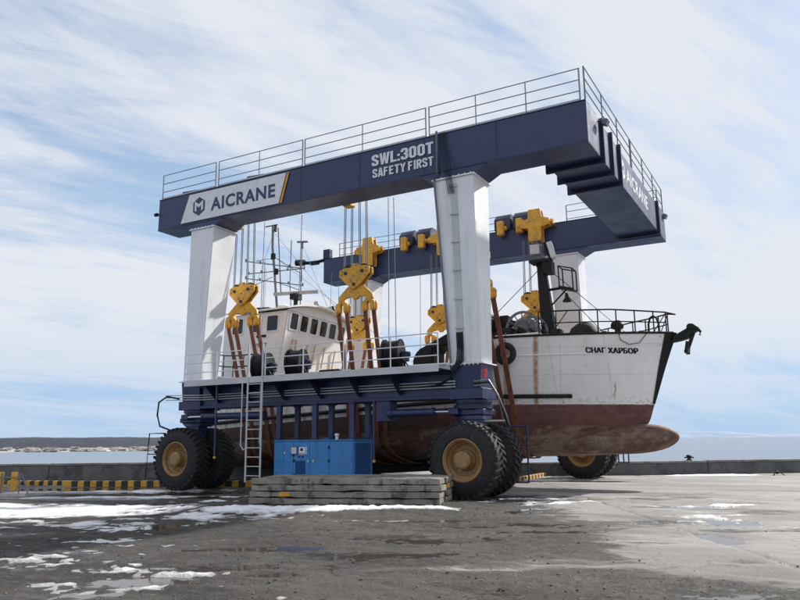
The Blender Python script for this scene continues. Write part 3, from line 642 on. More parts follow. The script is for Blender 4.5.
hexlogo(lambda u,v,w:(CX1+.001+w,4.42+u,10.34+v),.36,cb,'letter','letternavy')
# railings along girder tops
def rail_panel(p0,p1,zs,ph,n,mat='railgrey',r=.02,toe=None,closedge=True):
    p0=Vector(p0);p1=Vector(p1); mb=MB()
    for z in zs: mb.tube([p0+Vector((0,0,z)),p1+Vector((0,0,z))],r*.85,6)
    for i in range(n+1):
        p=p0.lerp(p1,i/n); mb.cyl(p,p+Vector((0,0,ph)),r*(1.25 if i in(0,n) else 1),6)
    o=mb.obj('railing',mat,LIFT)
    if toe:
        s=MB(); d=(p1-p0); q=Matrix.Rotation(math.atan2(d.y,d.x),3,'Z'); c=(p0+p1)/2; s.box((c.x,c.y,c.z+toe/2+.02),(d.length,.012,toe),q); s.obj('toe_board','galv',o)
    return o
zt=GZ1
for a,b,n in ((-16.88,-14.1,1),(-13.95,-10.05,2),(-9.95,-5.2,2),(-5.08,-.28,3)):
    rail_panel((a,.16,zt),(b,.16,zt),(.36,.70,1.05),1.06,n,'railmid',.019,.11)
for a,b,n in ((.12,6.0,3),(6.1,12.1,3)):
    rail_panel((CX1-.02,a,zt),(CX1-.02,b,zt),(.36,.70,1.05),1.06,n,'railgrey',.019)
for a,b,n in ((-16.5,-12.6,2),(-8.8,-7.3,1),(-4.2,-.3,3)):
    rail_panel((a,11.95,zt),(b,11.95,zt),(.36,.70,1.0),1.0,n,'railgrey',.018,.08)
for a,b in ((-16.6,-.4),):
    s=MB(); s.bb(a,b,.25,.95,zt+.004,zt+.05); s.obj('walkway_grating','galv',LIFT)
# hoist winches and sheave frames on the girders
def winch(x,Yd,parent,zoff=0):
    s=MB(); P=lambda u,v,w:(x+u,Yd(v),w); z=GZ1+.002
    s.prism([(-.12,z),(.75,z),(.75,z+.52),(.55,z+.78),(.15,z+.78),(-.12,z+.52)],lambda a,b,w:(x+w,Yd(1.14-a),b),-.38,.38); s.cyl(P(-.36,.6,z+.28),P(-.46,.6,z+.28),.2,12)
    w=s.obj('winch_housing','navy_dark',parent,.02)
    s=MB(); s.bb(x-.16,x+.14,Yd(1.27),Yd(1.55),GZ1-.30,GZ1+.36); s.cyl((x-.01,Yd(1.30),GZ1+.05),(x+.24,Yd(1.30),GZ1+.05),.11,10); s.bb(x-.1,x+.08,Yd(1.2),Yd(1.27),GZ1+.05,GZ1+.2)
    s.obj('winch_motor','yellow',w,.03)
def sheave(x,Yd,top,parent):
    s=MB(); d0,d1=1.22,1.66
    pl=[(-.30,GZ0+.42),(.30,GZ0+.42),(.30,10.70),(.66,10.78),(.66,11.06),(.34,11.16),(.27,top),(-.27,top),(-.30,11.14),(-.66,11.10),(-.66,10.76),(-.30,10.70)]
    for a,b in ((d0,d0+.06),(d1-.06,d1)): s.prism(pl,lambda u,v,w:(x+u,Yd(w),v),a,b)
    s.bb(x-.24,x+.24,Yd(d0+.06),Yd(d1-.06),top-.12,top); s.bb(x-.6,x-.36,Yd(d0+.06),Yd(d1-.06),10.82,11.04); s.bb(x+.36,x+.6,Yd(d0+.06),Yd(d1-.06),10.82,11.04)
    s.cyl((x-.66,Yd((d0+d1)/2),10.93),(x-.82,Yd((d0+d1)/2),10.93),.15,12); s.cyl((x+.66,Yd((d0+d1)/2),10.93),(x+.80,Yd((d0+d1)/2),10.93),.13,12)
    s.bb(x-.1,x+.1,Yd(1.0),Yd(d0),10.98,11.12)
    f=s.obj('sheave_frame','yellow',parent,.015)
    s=MB(); s.cyl((x,Yd(d0+.1),GZ0+.62),(x,Yd(d1-.1),GZ0+.62),.22,18); s.obj('sheave_wheel','lampgrey',f)
    s=MB(); s.bb(x-.16,x+.16,Yd(d0+.05),Yd(d1-.05),GZ0+.02,GZ0+.30); s.obj('sheave_guide','yellow',f,.02)
HN=(-14.1,-8.95,-4.55); HF=(-14.2,-9.75,-5.25)
Yn,Yf=side(False),side(True)
for x in HN: sheave(x,Yn,11.28,LIFT)
for x in HF: sheave(x+(.32 if x<-12 else 0),Yf,11.55,LIFT)
for x in (-15.75,-12.45):
    s=MB(); s.prism([(-.5,zt+.002),(.5,zt+.002),(.42,zt+.30),(-.38,zt+.34)],lambda u,v,w:(x+u,w,v),.45,.95); s.obj('winch_housing','black',LIFT,.02)
for x in (-11.9,-10.95,-6.9,-6.0): winch(x,Yf,LIFT)
# flood lamps at the girder ends
s=MB(); s.bb(-16.9,-16.5,11.0,11.3,zt+.002,zt+.5); s.obj('end_stop','navy_dark',LIFT,.02)
s=MB(); s.tube([(-16.9,11.1,10.9),(-17.4,11.05,10.84),(-17.9,11.0,10.86),(-18.3,10.95,10.93)],.09,8); s.cyl((-18.1,11,10.9),(-18.6,10.95,10.95),.17,12); s.box((-17.5,11.05,10.82),(.5,.3,.16)); s.obj('lamp_arm','black',LIFT,.0)
for (x,y,z) in ((-.08,1.35,10.72),(-.22,11.9,10.72)):
    s=MB(); s.tube([(x-.1,y,z+.1),(x+.15,y,z+.1)],.02,6); s.box((x+.2,y,z),(.16,.22,.18),(0,.5,0)); s.obj('corner_lamp','lampgrey',LIFT,.02)
s=MB(); s.cyl((-16.92,-.02,10.35),(-17.05,-.02,10.35),.07,10); s.obj('end_buffer','black',LIFT)
# service cables, tray and conduit on the near right leg
def legface(t,u):  # near right leg front face; t 0 bottom..1 top, u 0 left..1 right
    x0=-4.47+(-4.87+4.47)*t; x1=-3.52+(-3.57+3.52)*t; return Vector((x0+(x1-x0)*u,.05-.05*t-.03,3.77+5.64*t))
s=MB(); s.hexa([legface(0.0,.26),legface(0,.48),legface(0,.48)+Vector((0,.02,0)),legface(0,.26)+Vector((0,.02,0))],[legface(.965,.42),legface(.965,.58),legface(.965,.58)+Vector((0,.02,0)),legface(.965,.42)+Vector((0,.02,0))])
tr=s.obj('cable_tray','galv',LIFT)
s=MB()
for t in np.linspace(.03,.95,7): 
    a=legface(t,.26+.16*t);b_=legface(t,.48+.1*t); s.box((a+b_)/2+Vector((0,-.02,0)),((b_-a).length+.06,.03,.05))
s.obj('tray_clamp','galv',tr)
s=MB(); s.tube([legface(0,.03)+Vector((0,-.04,0)),legface(.5,.03)+Vector((0,-.04,0)),legface(1,.03)+Vector((0,-.04,0)),(-4.72,-.07,9.7),(-4.72,-.07,11.0)],.036,8); s.obj('conduit','railgrey',LIFT)
for k in range(5):
    s=MB(); o_=k*.045
    s.tube([(-4.62+o_,-.05,10.95),(-4.6+o_*1.2,-.06,10.4),(-4.5+o_*1.6,-.1-.03*k,9.75),(-4.42+o_,-.1,9.42),(-4.36+o_,-.07,8.9)],.011,6); s.obj('cable','black',LIFT)
    s=MB(); a=legface(.02,.28+.05*k); s.tube([legface(.16,.3+.045*k)+Vector((0,-.03,0)),legface(.08,.3+.045*k)+Vector((0,-.05,0)),a+Vector((-.02,-.08,-.05)),a+Vector((-.25-.05*k,-.12,-.55)),a+Vector((-.7,-.1,-.72)),a+Vector((-1.3,-.05,-.75))],.02,6); s.obj('cable','black',LIFT)
for (x,y,z0,z1) in ((-7.25,1.25,4.3,9.68),(-7.0,1.3,4.2,9.68),(-10.95,1.25,6.6,9.68),(-11.3,11.1,5.0,9.68),(-8.6,11.1,6.2,9.68),(-12.7,1.25,5.2,9.68)):
    s=MB(); s.cyl((x,y,z0),(x+random.uniform(-.12,.12),y,z1),.013,6); s.obj('tag_line','rope',LIFT)
# ---- sill beams, walkway
for far in (False,True):
    Yd=side(far)
    s=MB(); s.bb(-14.25,-4.5,Yd(.1),Yd(.9),2.86,3.50); sb=s.obj('sill_beam','navy',LIFT,.01)
    s=MB(); s.bb(-14.25,-4.5,Yd(-.02),Yd(1.02),2.78,2.858); s.bb(-14.25,-4.5,Yd(.0),Yd(1.0),3.502,3.55); s.obj('sill_flange','navy',sb,.005)
    for x in np.arange(-13.4,-4.8,1.45):
        s=MB(); s.hexa([(x-.02,Yd(.095),2.95),(x+.02,Yd(.095),2.95),(x+.02,Yd(.099),3.5),(x-.02,Yd(.099),3.5)],[(x-.02,Yd(-.0),2.93),(x+.02,Yd(-.0),2.93),(x+.02,Yd(-.68),3.5),(x-.02,Yd(-.68),3.5)]); s.obj('walkway_bracket','navy_dark',sb)
s=MB(); s.bb(-14.3,-4.48,-.74,.9,3.552,3.60); wk=s.obj('walkway','navy_dark',LIFT)
s=MB(); s.bb(-14.3,-4.48,-.765,-.742,3.50,3.70); s.obj('walkway_edge','galv',wk)
for z in (3.08,3.16,3.24):
    s=MB(); s.tube([(-15.9,-.06,z+.05),(-14.2,-.05,z),(-4.3,-.05,z+.02)],.018,6); s.obj('hydraulic_pipe','galv',LIFT)
# guard rail on the near walkway, white
def grail(a,b,n,y=-.72):
    mb=MB()
    for z in (.36,.68,1.0): mb.tube([(a,y,3.60+z),(b,y,3.60+z)],.018,6)
    for i in range(n+1): x=a+(b-a)*i/n; mb.cyl((x,y,3.55),(x,y,4.61),.022,6)
    mb.obj('guard_rail','white',LIFT)
grail(-14.3,-11.42,2); grail(-10.75,-7.7,2); grail(-7.6,-4.5,2)
mb=MB(); mb.tube([(-14.3,-.72,4.55),(-14.95,-.1,4.55)],.015,6); mb.tube([(-14.3,-.72,4.2),(-14.95,-.1,4.2)],.015,6); mb.tube([(-14.3,-.72,3.9),(-14.95,-.1,3.9)],.015,6); mb.obj('guard_rail','white',LIFT)
# access ladder
ld=MB()
for x in (-11.42,-10.82): ld.box((x+.015,-.78,2.55),(.055,.03,4.4))
lad=ld.obj('access_ladder','galv',LIFT)
for i in range(11):
    s=MB(); z=.55+.29*i; s.cyl((-11.40,-.78,z),(-10.80,-.78,z),.017,6); s.obj('rung','galv',lad)
s=MB(); s.tube([(-11.62,-.80,3.5),(-11.62,-.80,1.5),(-11.50,-.80,1.35),(-11.42,-.79,1.4)],.022,6); s.tube([(-11.0,-.62,3.5),(-11.0,-.62,1.6),(-10.85,-.7,1.5)],.018,6); s.obj('ladder_hoop','galv',lad)
# generator hangers
for (x,y) in ((-10.55,-.18),(-9.12,-.18),(-7.72,-.18),(-10.5,.72),(-9.12,.72),(-7.72,.72)):
    s=MB(); s.bb(x-.085,x+.085,y-.07,y+.07,1.70,2.79); s.bb(x-.13,x+.13,y-.11,y+.11,2.74,2.778); s.bb(x-.12,x+.12,y-.1,y+.1,1.66,1.70)
    for dx in (-.1,.1): s.cyl((x+dx,y-.08,2.70),(x+dx,y-.08,2.74),.015,6)
    s.obj('hanger_post','navy',LIFT,.008)
# steering cylinders
def steer(x0,x1,xr,y,z):
    s=MB(); s.cyl((x0,y,z),(x1,y,z),.115,16); s.cyl((x0-.06*(1 if x1>x0 else -1),y,z),(x0+.1*(1 if x1>x0 else -1),y,z),.14,16); s.cyl((x1,y,z),(x1+.08*(1 if xr>x1 else -1),y,z),.135,16); c=s.obj('steering_cylinder','navy',LIFT)
    s=MB(); s.cyl((x1,y,z),(xr,y,z),.048,12); s.obj('cylinder_rod','chrome',c)
    s=MB(); s.box((xr+.08*(1 if xr>x1 else -1),y,z),(.3,.16,.2)); s.obj('rod_eye','navy',c,.03)
steer(-11.3,-13.9,-14.75,-.12,2.48); steer(-6.45,-5.05,-4.45,-.05,2.40)
s=MB(); s.bb(-6.98,-6.5,-.02,.45,2.16,2.777); s.obj('cylinder_bracket','navy',LIFT,.02)
for (x,y,z0,z1) in ((-12.9,-.62,1.15,3.5),(-6.82,-.4,1.05,2.8)):
    s=MB(); s.cyl((x,y,z0),(x,y,z1),.032,8); q=s.obj('sensor_rod','navy',LIFT); s=MB(); s.cyl((x,y,z0-.07),(x,y,z0),.045,8); s.obj('rod_tip','yellow',q)
# hoses left and right
s=MB(); s.tube([(-15.2,-.1,3.15),(-15.75,-.15,3.25),(-16.1,-.2,3.05),(-16.15,-.2,2.6),(-16.1,-.1,2.2),(-15.6,.1,2.0),(-15.0,.3,2.05)],.032,8); s.obj('hose','black',LIFT)
for k in range(3):
    s=MB(); s.tube([(-3.7,-.06,3.1+.06*k),(-3.25,-.08,3.12+.06*k),(-3.0,-.05,2.8),(-2.95+.05*k,.1,2.3),(-3.0+.04*k,.5,2.0)],.028,8); s.obj('hose','lampgrey' if k!=1 else 'black',LIFT)
s=MB(); s.cyl((-3.37,-.05,3.44),(-3.37,-.05,3.56),.055,12); s.cyl((-3.39,-.05,3.32),(-3.39,-.05,3.42),.055,12); s.obj('warning_light','red',LIFT)
# access frames beside wheels
def frame(x0,x1,y0,y1,z0,z1,n,mat,label):
    s=MB(); A=Vector((x0,y0,0));B=Vector((x1,y1,0))
    for p in (A,B,(A+B)/2) if n>2 else (A,B): s.tube([(p.x,p.y,z0),(p.x,p.y,z1)],.028,6)
    for i in range(n): z=z0+(z1-z0)*i/(n-1); s.tube([(A.x,A.y,z),(B.x,B.y,z)],.024,6)
    s.obj('step_frame',mat,LIFT)
frame(-3.62,-2.98,1.98,2.1,.34,2.0,4,'navy','')
s=MB(); s.tube([(-3.62,1.98,.62),(-3.9,1.9,.7),(-3.9,1.9,2.0),(-3.62,1.98,2.0)],.028,6); s.bb(-4.1,-3.5,1.72,1.95,2.02,2.07); s.obj('step_frame','navy',LIFT)
frame(-2.62,-2.22,12.0,12.05,.62,1.6,3,'navy','')
s=MB(); s.tube([(-16.15,.2,1.95),(-17.0,.25,1.95),(-17.1,.25,.32),(-16.3,.22,.34)],.026,6); s.tube([(-17.05,.25,1.2),(-16.3,.2,1.2)],.02,6); s.obj('step_frame','black',LIFT)
s=MB(); s.box((-3.3,.35,2.12),(.7,.3,.05)); s.obj('mud_plank','woodwhite',LIFT,.01)
# ------------------------------------------------------------------ generator
GEN=thing('generator',(-9.1,.25,.42),'blue soundproof diesel generator slung under the crane sill beam','generator')
gx0,gx1,gy0,gy1,gz0,gz1=-10.68,-7.60,-.31,.82,.42,1.655
s=MB(); s.bb(gx0+.02,gx1-.02,gy0+.02,gy1-.02,gz0+.12,gz1-.05); body=s.obj('canopy','genblue',GEN,.015)
s=MB(); s.bb(gx0,gx1,gy0,gy1,gz1-.048,gz1); s.obj('roof','genblue',GEN,.02,seg=2)
s=MB(); s.bb(gx0,gx1,gy0,gy1,gz0,gz0+.118); s.obj('skid_base','genblue',GEN,.015)
def panel(x0,x1,z0,z1,name='door',mat='genblue',d=.012):
    s=MB(); s.bb(x0,x1,gy0+.0195-d,gy0+.0195,z0,z1); return s.obj(name,mat,GEN,.005)
z0,z1=gz0+.14,gz1-.075
d1=panel(gx0+.05,gx0+.42,z0+.42,z1); panel(gx0+.05,gx0+.80,z0,z0+.40,'access_panel'); d2=panel(gx0+.44,gx0+.80,z0+.42,z1,'access_panel')
d3=panel(gx0+.82,gx0+1.44,z0,z1); d4=panel(gx0+1.46,gx0+2.18,z0,z1); d5=panel(gx0+2.20,gx1-.04,z0,z1,'access_panel')
def onp(par,name,mat,x0,x1,za,zb,t=.03,bev=.004):
    s=MB(); s.bb(x0,x1,gy0+.006-t,gy0+.0065,za,zb); return s.obj(name,mat,par,bev)
onp(d3,'control_window','gendark',gx0+.72,gx0+.98,1.20,1.45,.03); onp(d3,'control_glass','lens',gx0+.745,gx0+.955,1.225,1.425,.034)
onp(d3,'gauge_plate','letter',gx0+1.04,gx0+1.28,1.21,1.43,.02); onp(d3,'gauge','black',gx0+1.10,gx0+1.2,1.31,1.40,.026)
onp(d3,'gauge_strip','red',gx0+1.06,gx0+1.26,1.23,1.255,.023)
for i in range(4): onp(d3,'terminal','letter',gx0+1.31,gx0+1.36,1.215+.06*i,1.255+.06*i,.03)
for x,z in ((.80,1.14),(1.02,1.11),(1.16,1.11)): onp(d3,'button','black',gx0+x,gx0+x+.05,z,z+.05,.03)
for i in range(11):
    s=MB(); z=.62+.038*i; s.box((gx0+1.09,gy0+.0,z),(.38,.03,.02),(.5,0,0)); s.obj('louver','gendark',d3)
for x,z in ((.48,1.25),(1.40,1.0),(1.60,1.0)): onp(d4,'door_latch','galv',gx0+x-.03,gx0+x+.03,z-.035,z+.035,.03)
for x,z in ((.84,.56),(.84,1.01),(2.18,.56),(2.18,1.01),(2.18,1.42)): onp(d4,'hinge','black',gx0+x-.025,gx0+x+.025,z-.045,z+.045,.03)
for i in range(22):
    s=MB(); z=.62+.043*i; s.box((gx1-.012,.255,z),(.035,.86,.024),(0,-.5,0)); s.obj('louver','gendark',GEN)
onp(GEN,'warning_sticker','yellow_stripe',gx0+.16,gx0+.21,.47,.52,.012)
s=MB(); s.lathe([(.05,0),(.05,.10),(.075,.12),(.07,.17),(.03,.19)],lambda a,b_,h:(-8.35+a,-.1+b_,gz1+h),12); s.obj('fuel_cap','letter',GEN)
s=MB(); s.lathe([(.12,0),(.13,.03),(.05,.06)],lambda a,b_,h:(-9.0+a,.3+b_,gz1+h),16); s.obj('vent_cap','genblue',GEN)
# ------------------------------------------------------------------ hook blocks
def hook_block(x,y,dz,zup,label,nw=4):
    H=thing('hook_block',(x,y,6.0+dz),label,'hook block','yellow hook blocks hanging from the crane')
    fn=lambda u,v,w:(x+u,y+w,v+dz)
    s=MB(); pl=[(-.62,7.30),(-.60,7.52),(-.40,7.60),(-.12,7.60),(-.12,7.72),(.14,7.72),(.14,7.62),(.45,7.62),(.62,7.56),(.62,7.34),(.20,6.92),(-.02,6.80),(-.22,6.92)]
    for a in (-.15,.07): s.prism(pl,fn,a,a+.08)
    s.prism([(-.5,7.34),(.5,7.34),(.56,7.56),(.3,7.58),(-.3,7.58),(-.56,7.5)],fn,-.068,.068)
    c=s.obj('cheek_plate','yellow',H,.012)
    for u in (-.34,.34):
        m=MB(); m.lathe([(.05,-.05),(.24,-.06),(.20,-.02),(.20,.02),(.24,.06),(.05,.05)],lambda a,b,hh:(x+u+a,y+hh,7.46+dz+b),20); m.obj('sheave','black',H)
    for (u,v) in ((-.5,7.36),(-.5,7.48),(.5,7.40),(.5,7.52),(-.1,7.66),(.1,7.66),(-.12,7.08),(.12,7.08),(0,7.3)): m=MB(); m.cyl(fn(u,v,-.175),fn(u,v,-.14),.025,6); m.obj('plate_bolt','lampgrey',c)
    s=MB(); 
    for (u,v) in ((-.34,7.40),(.34,7.42),(0,6.98)): s.cyl(fn(u,v,-.19),fn(u,v,.19),.06,12)
    s.obj('pin','navy_dark',c)
    s=MB(); pl=[(-.72,6.42),(-.60,6.38),(-.42,6.52),(-.16,6.56),(-.08,6.46),(.08,6.46),(.16,6.56),(.42,6.52),(.60,6.38),(.72,6.42),(.70,6.60),(.34,6.92),(.0,7.02),(-.34,6.92),(-.70,6.60)]
    s.prism(pl,fn,-.055,.055); s.obj('equaliser','yellow',H,.015)
    for u in (-.55,.55):
        s=MB(); s.prism([(u-.20,6.30),(u-.06,6.52),(u+.06,6.52),(u+.20,6.30),(u+.1,6.26),(u,6.36),(u-.1,6.26)],fn,-.09,.09); lk=s.obj('link_plate','yellow',H,.01)
        for v in (-.17,.17):
            s=MB(); 
            for w in (-.10,.06): s.prism([(u+v-.09,6.06),(u+v-.10,6.28),(u+v-.05,6.36),(u+v+.05,6.36),(u+v+.10,6.28),(u+v+.09,6.06),(u+v+.04,5.98),(u+v-.04,5.98)],fn,w,w+.04)
            s.cyl(fn(u+v,6.08,-.15),fn(u+v,6.08,.13),.06,10); s.obj('shackle','yellow',H,.01)
    ws=[(-.46,-.05),(-.22,.05),(.20,-.05),(.44,.05)]
    for i,(u,w) in enumerate(ws):
        for e in (-.03,.03):
            s=MB(); s.cyl((x+u+e,y+w,7.45+dz),(x+u*.9+e,y+w,zup),.017,6); s.obj('wire_rope','rope',H)
    return H
YNH,YFH=1.62,10.42
nm=('left','middle','right')
lab=('yellow hook block hanging nearest the left white leg','largest looking yellow hook block in the middle, on the near side','yellow hook block mostly hidden behind the right white leg')
labf=('small far yellow hook block seen below the middle near block','far yellow hook block between wheelhouse and right leg','far yellow hook block beside the black foremast')
HNs=[(x,1.9 if False else YNH+.28) for x in HN]
for i,x in enumerate(HN): hook_block(x,1.90,(-.08,0,-.05)[i],10.1,lab[i])
for i,x in enumerate(HF): hook_block(x,10.25,(-.12,-.05,.10)[i],10.1,labf[i])
# ------------------------------------------------------------------ fishing boat
BY=6.1
BOAT=thing('fishing_boat',(-8.4,BY,1.0),'rusty white steel fishing boat with maroon bottom hanging in slings','boat')
XS=-17.6
lv_xs=np.array([-1.7,-1.4,-.85,-.25,.03,.45,.88]); lv_B=np.array([0.02,1.0,2.45,2.9,3.08,3.18,3.28])
lv_um=np.array([.40,.40,.42,.46,.50,.54,.56]); lv_p=np.array([1.4,1.4,1.4,1.5,1.65,2.0,2.35])
USTEP=.703
def hull_nodes(u):
    x=XS+u*(lv_xs-XS); b=lv_B.copy()
    t=np.clip((u-lv_um)/(1-lv_um),0,1); b=b*(1-t**lv_p)
    ts=np.clip((.16-u)/.16,0,1); b=b*(1-np.array([0,.3,.2,.14,.1,.08,.06])*ts**1.5)
    xm=XS+u*(0.2-XS); zw=2.70-.055*max(0,-4.5-xm)
    fc=float(np.clip((u-USTEP)/.006,0,1)); zd=(4.02+.3*float(np.clip((.1-u)/.1,0,1)))*(1-fc)+fc*(4.82+.2*max(0,(u-USTEP)/(1-USTEP))**1.5)
    z=np.array([1.0,1.04,1.40,2.02,zw,zw+(zd-zw)*.52,zd])
    if u>.75: z[:3]+=np.array([.35,.32,.18])*((u-.75)/.25)**1.5
    z[:4]+=np.array([.15,.12,.08,.04])*ts**2
    z[:4]-=.045*max(0,-4.5-xm)
    z[3]=min(z[3],zw-.25)
    return x,b,z
def hull_pt(u,l,sgn=-1):
    x,b,z=hull_nodes(u); ar=np.arange(7.0)
    # smooth (Catmull-Rom) between levels
    i=min(int(l),5); t=l-i
    def cr(a):
        p0=a[max(i-1,0)];p1=a[i];p2=a[i+1];p3=a[min(i+2,6)]
        return .5*((2*p1)+(-p0+p2)*t+(2*p0-5*p1+4*p2-p3)*t*t+(-p0+3*p1-3*p2+p3)*t**3)
    return Vector((cr(x),BY+sgn*max(.012,cr(b)),cr(z)))
us=np.unique(np.concatenate([np.linspace(0,.66,34),np.linspace(.66,1,46),[USTEP,USTEP+.006]])); ls=np.linspace(0,6,37)
vs=[];lv=[];af=[]
for sg_ in (-1,1):
    for u in us:
        for l in ls: vs.append(hull_pt(u,l,sg_)); lv.append(l); af.append(max(0,min(1,(.72-u)/.3)))
nu,nl=len(us),len(ls); fsx=[]
for k in (0,1):
    b0=k*nu*nl
    for i in range(nu-1):
        for j in range(nl-1):
            a=b0+i*nl+j; q=(a,a+nl,a+nl+1,a+1); fsx.append(q if k==0 else q[::-1])
for i in range(nu-1): fsx.append((i*nl,nu*nl+i*nl,nu*nl+(i+1)*nl,(i+1)*nl))      # keel strip
for j in range(nl-1):
    fsx.append((j,j+1,nu*nl+j+1,nu*nl+j)); e=(nu-1)*nl; fsx.append((e+j,nu*nl+e+j,nu*nl+e+j+1,e+j+1))
me=bpy.data.meshes.new('hull'); me.from_pydata([v-BOAT.location for v in vs],[],fsx)
a_=me.attributes.new('lvl','FLOAT','POINT'); a_.data.foreach_set('value',np.array(lv,np.float32))
a_=me.attributes.new('aft','FLOAT','POINT'); a_.data.foreach_set('value',np.array(af,np.float32))
bm=bmesh.new(); bm.from_mesh(me); bmesh.ops.recalc_face_normals(bm,faces=bm.faces); bm.to_mesh(me); bm.free()
me.polygons.foreach_set('use_smooth',[True]*len(me.polygons)); me.set_sharp_from_angle(angle=R(40)); me.materials.append(M['hull'])
hull=link('hull',me,BOAT)
def hull_at(x,z):     # near-side surface point for world x,z
    lo,hi=3.5,6.0
    for _ in range(14):
        l=(lo+hi)/2; i=min(int(l),5); xs_=lv_xs[i]+(lv_xs[i+1]-lv_xs[i])*(l-i); u=min(1,max(0,(x-XS)/(xs_-XS))); p=hull_pt(u,l)
        if p.z<z: lo=l
        else: hi=l
    return p,l,u
# bulbous forefoot
s=MB(); prof=[]
nb_=34
for i in range(nb_+1):
    t=i/nb_; x=-6.2+6.92*t; t=1-(1-t)**1.7; x=-6.2+6.92*t; rr=.50*(1-max(0,(t-.78)/.22)**2.3)**.5 if t<.9999 else .03
    prof.append((x,max(.02,rr)))
vs=[];n_=28
for x,rr in prof:
    k=(x+6.2)/6.92; zc=1.46+.17*k**2
    for i in range(n_):
        a=2*math.pi*i/n_; ry=rr*(1.55-.55*k); rz=rr*(1.0 if math.sin(a)>0 else .95)
        vs.append((x,BY+ry*math.cos(a),zc+rz*math.sin(a)))
s.add(vs,[(j*n_+i,j*n_+(i+1)%n_,(j+1)*n_+(i+1)%n_,(j+1)*n_+i) for j in range(nb_) for i in range(n_)]+[tuple(range(n_-1,-1,-1)),tuple(range(nb_*n_,nb_*n_+n_))])
bo=s.obj('bulbous_bow','hull',BOAT)
s=MB(); s.hexa([(-15.2,BY-.16,.10),(-5.2,BY-.16,.62),(-5.2,BY+.16,.62),(-15.2,BY+.16,.10)],[(-15.4,BY-.20,.85),(-4.2,BY-.20,1.15),(-4.2,BY+.20,1.15),(-15.4,BY+.20,.85)]); s.obj('keel','black',BOAT,.02)
# deck sheets
def deck(u0,u1,zfun,name,mat):
    s=MB(); U_=np.linspace(u0,u1,24); vs=[]
    for u in U_:
        for sg_ in (-1,1):
            p=hull_pt(u,5.7,sg_); vs.append((p.x,p.y-sg_*.03,zfun(u)))
    s.add(vs,[(2*i,2*i+1,2*i+3,2*i+2) for i in range(len(U_)-1)]); 
    vs2=[(v[0],v[1],v[2]-.06) for v in vs]; s.add(vs2,[(2*i+2,2*i+3,2*i+1,2*i) for i in range(len(U_)-1)])
    return s.obj(name,mat,BOAT)
deck(USTEP+.008,.985,lambda u:4.70,'forecastle_deck','rim'); deck(.01,USTEP,lambda u:3.45,'main_deck','rim')
x_=XS+USTEP*(.6-XS)+.1
s=MB(); s.bb(x_-.05,x_,BY-2.55,BY+2.55,3.4,4.82); s.obj('forecastle_bulkhead','cream',BOAT)
# rubbing strakes, gunwale, stem band
def along(u0,u1,l0,l1,n=40,off=.02,sgn=-1):
    return [hull_pt(u0+(u1-u0)*i/n,l0+(l1-l0)*i/n,sgn)+Vector((0,sgn*off,0)) for i in range(n+1)]
for sg_ in (-1,1):
    s=MB(); s.tube(along(.02,.862,4.24,4.24,50,.03,sg_),.07,8); s.obj('rubbing_strake','black',BOAT)
    s=MB(); s.tube(along(.715,.90,5.36,5.36,24,.008,sg_),.022,6); s.obj('hull_ridge','cream',BOAT)
    s=MB(); s.tube(along(USTEP+.007,.995,6,6,40,.0,sg_),.042,6); s.obj('gunwale','black',BOAT)
    s=MB(); s.tube(along(.0,USTEP-.001,6,6,40,.0,sg_),.04,6); s.obj('gunwale','cream',BOAT)
    s=MB(); vsb=[]; n=22
    for i in range(n+1):
        l=4.0+2.0*i/n; w=.004+.014*(i/n)
        for uu in (1.0,1.0-w): p=hull_pt(uu,l,sg_); vsb.append(p+Vector((.012,sg_*.014,0))) 
    s.add(vsb,[(2*i,2*i+1,2*i+3,2*i+2) for i in range(n)]); 
    vsc=[v-Vector((0,sg_*.03,0)) for v in vsb]; s.add(vsc,[(2*i+2,2*i+3,2*i+1,2*i) for i in range(n)]); s.obj('stem_band','black',BOAT)
# name on the bow
def namefn(u,v,d):
    p,l,uu=hull_at(-1.72+u,4.30+v); return (p.x,p.y-.004-d,p.z)
try:
    nmb=textmesh('СНАГ ХАРБОР',namefn,1.45,.18,.012,.006)
    for du,dd in ((-.012,.0015),(.012,.003)):
        e_=textmesh('СНАГ ХАРБОР',lambda u,v,d:namefn(u+du,v,d+dd if d>0 else 0),1.45,.18,.012,.006); nmb.add(e_.v,e_.f)
    nmb.obj('name_lettering','black',BOAT)
except Exception as ex: print('NAME FAIL',ex)
# anchor, roller and hawse gear at the stem
bx=.88; s=MB()
s.prism([(.80,4.90),(1.19,5.10),(1.33,5.27),(1.42,5.26),(1.60,5.12),(1.58,5.05),(1.43,4.97),(1.23,4.80),(1.0,4.74),(.72,4.70)],lambda u,v,w:(u,BY+w,v),-.17,.17)
s.cyl((bx+0.449,BY-.22,5.16),(bx+0.449,BY+.22,5.16),.10,14); ro=s.obj('bow_roller','black',BOAT,.02)
s=MB(); s.tube([(1.40,BY,5.16),(1.54,BY,5.14),(1.62,BY,5.0),(1.60,BY,4.88)],.045,8); s.obj('anchor_shackle','black',BOAT)
s=MB(); s.prism([(1.36,5.0),(1.46,4.96),(1.20,4.32),(1.10,4.36)],lambda u,v,w:(u,BY+w,v),-.06,.06)
for w0 in (-.24,.12): s.prism([(1.10,4.30),(1.22,4.30),(1.26,4.66),(1.18,4.70)],lambda u,v,w:(u,BY+w,v),w0,w0+.12)
s.cyl((1.15,BY-.26,4.36),(1.15,BY+.26,4.36),.05,8); s.obj('anchor','black',BOAT,.01)
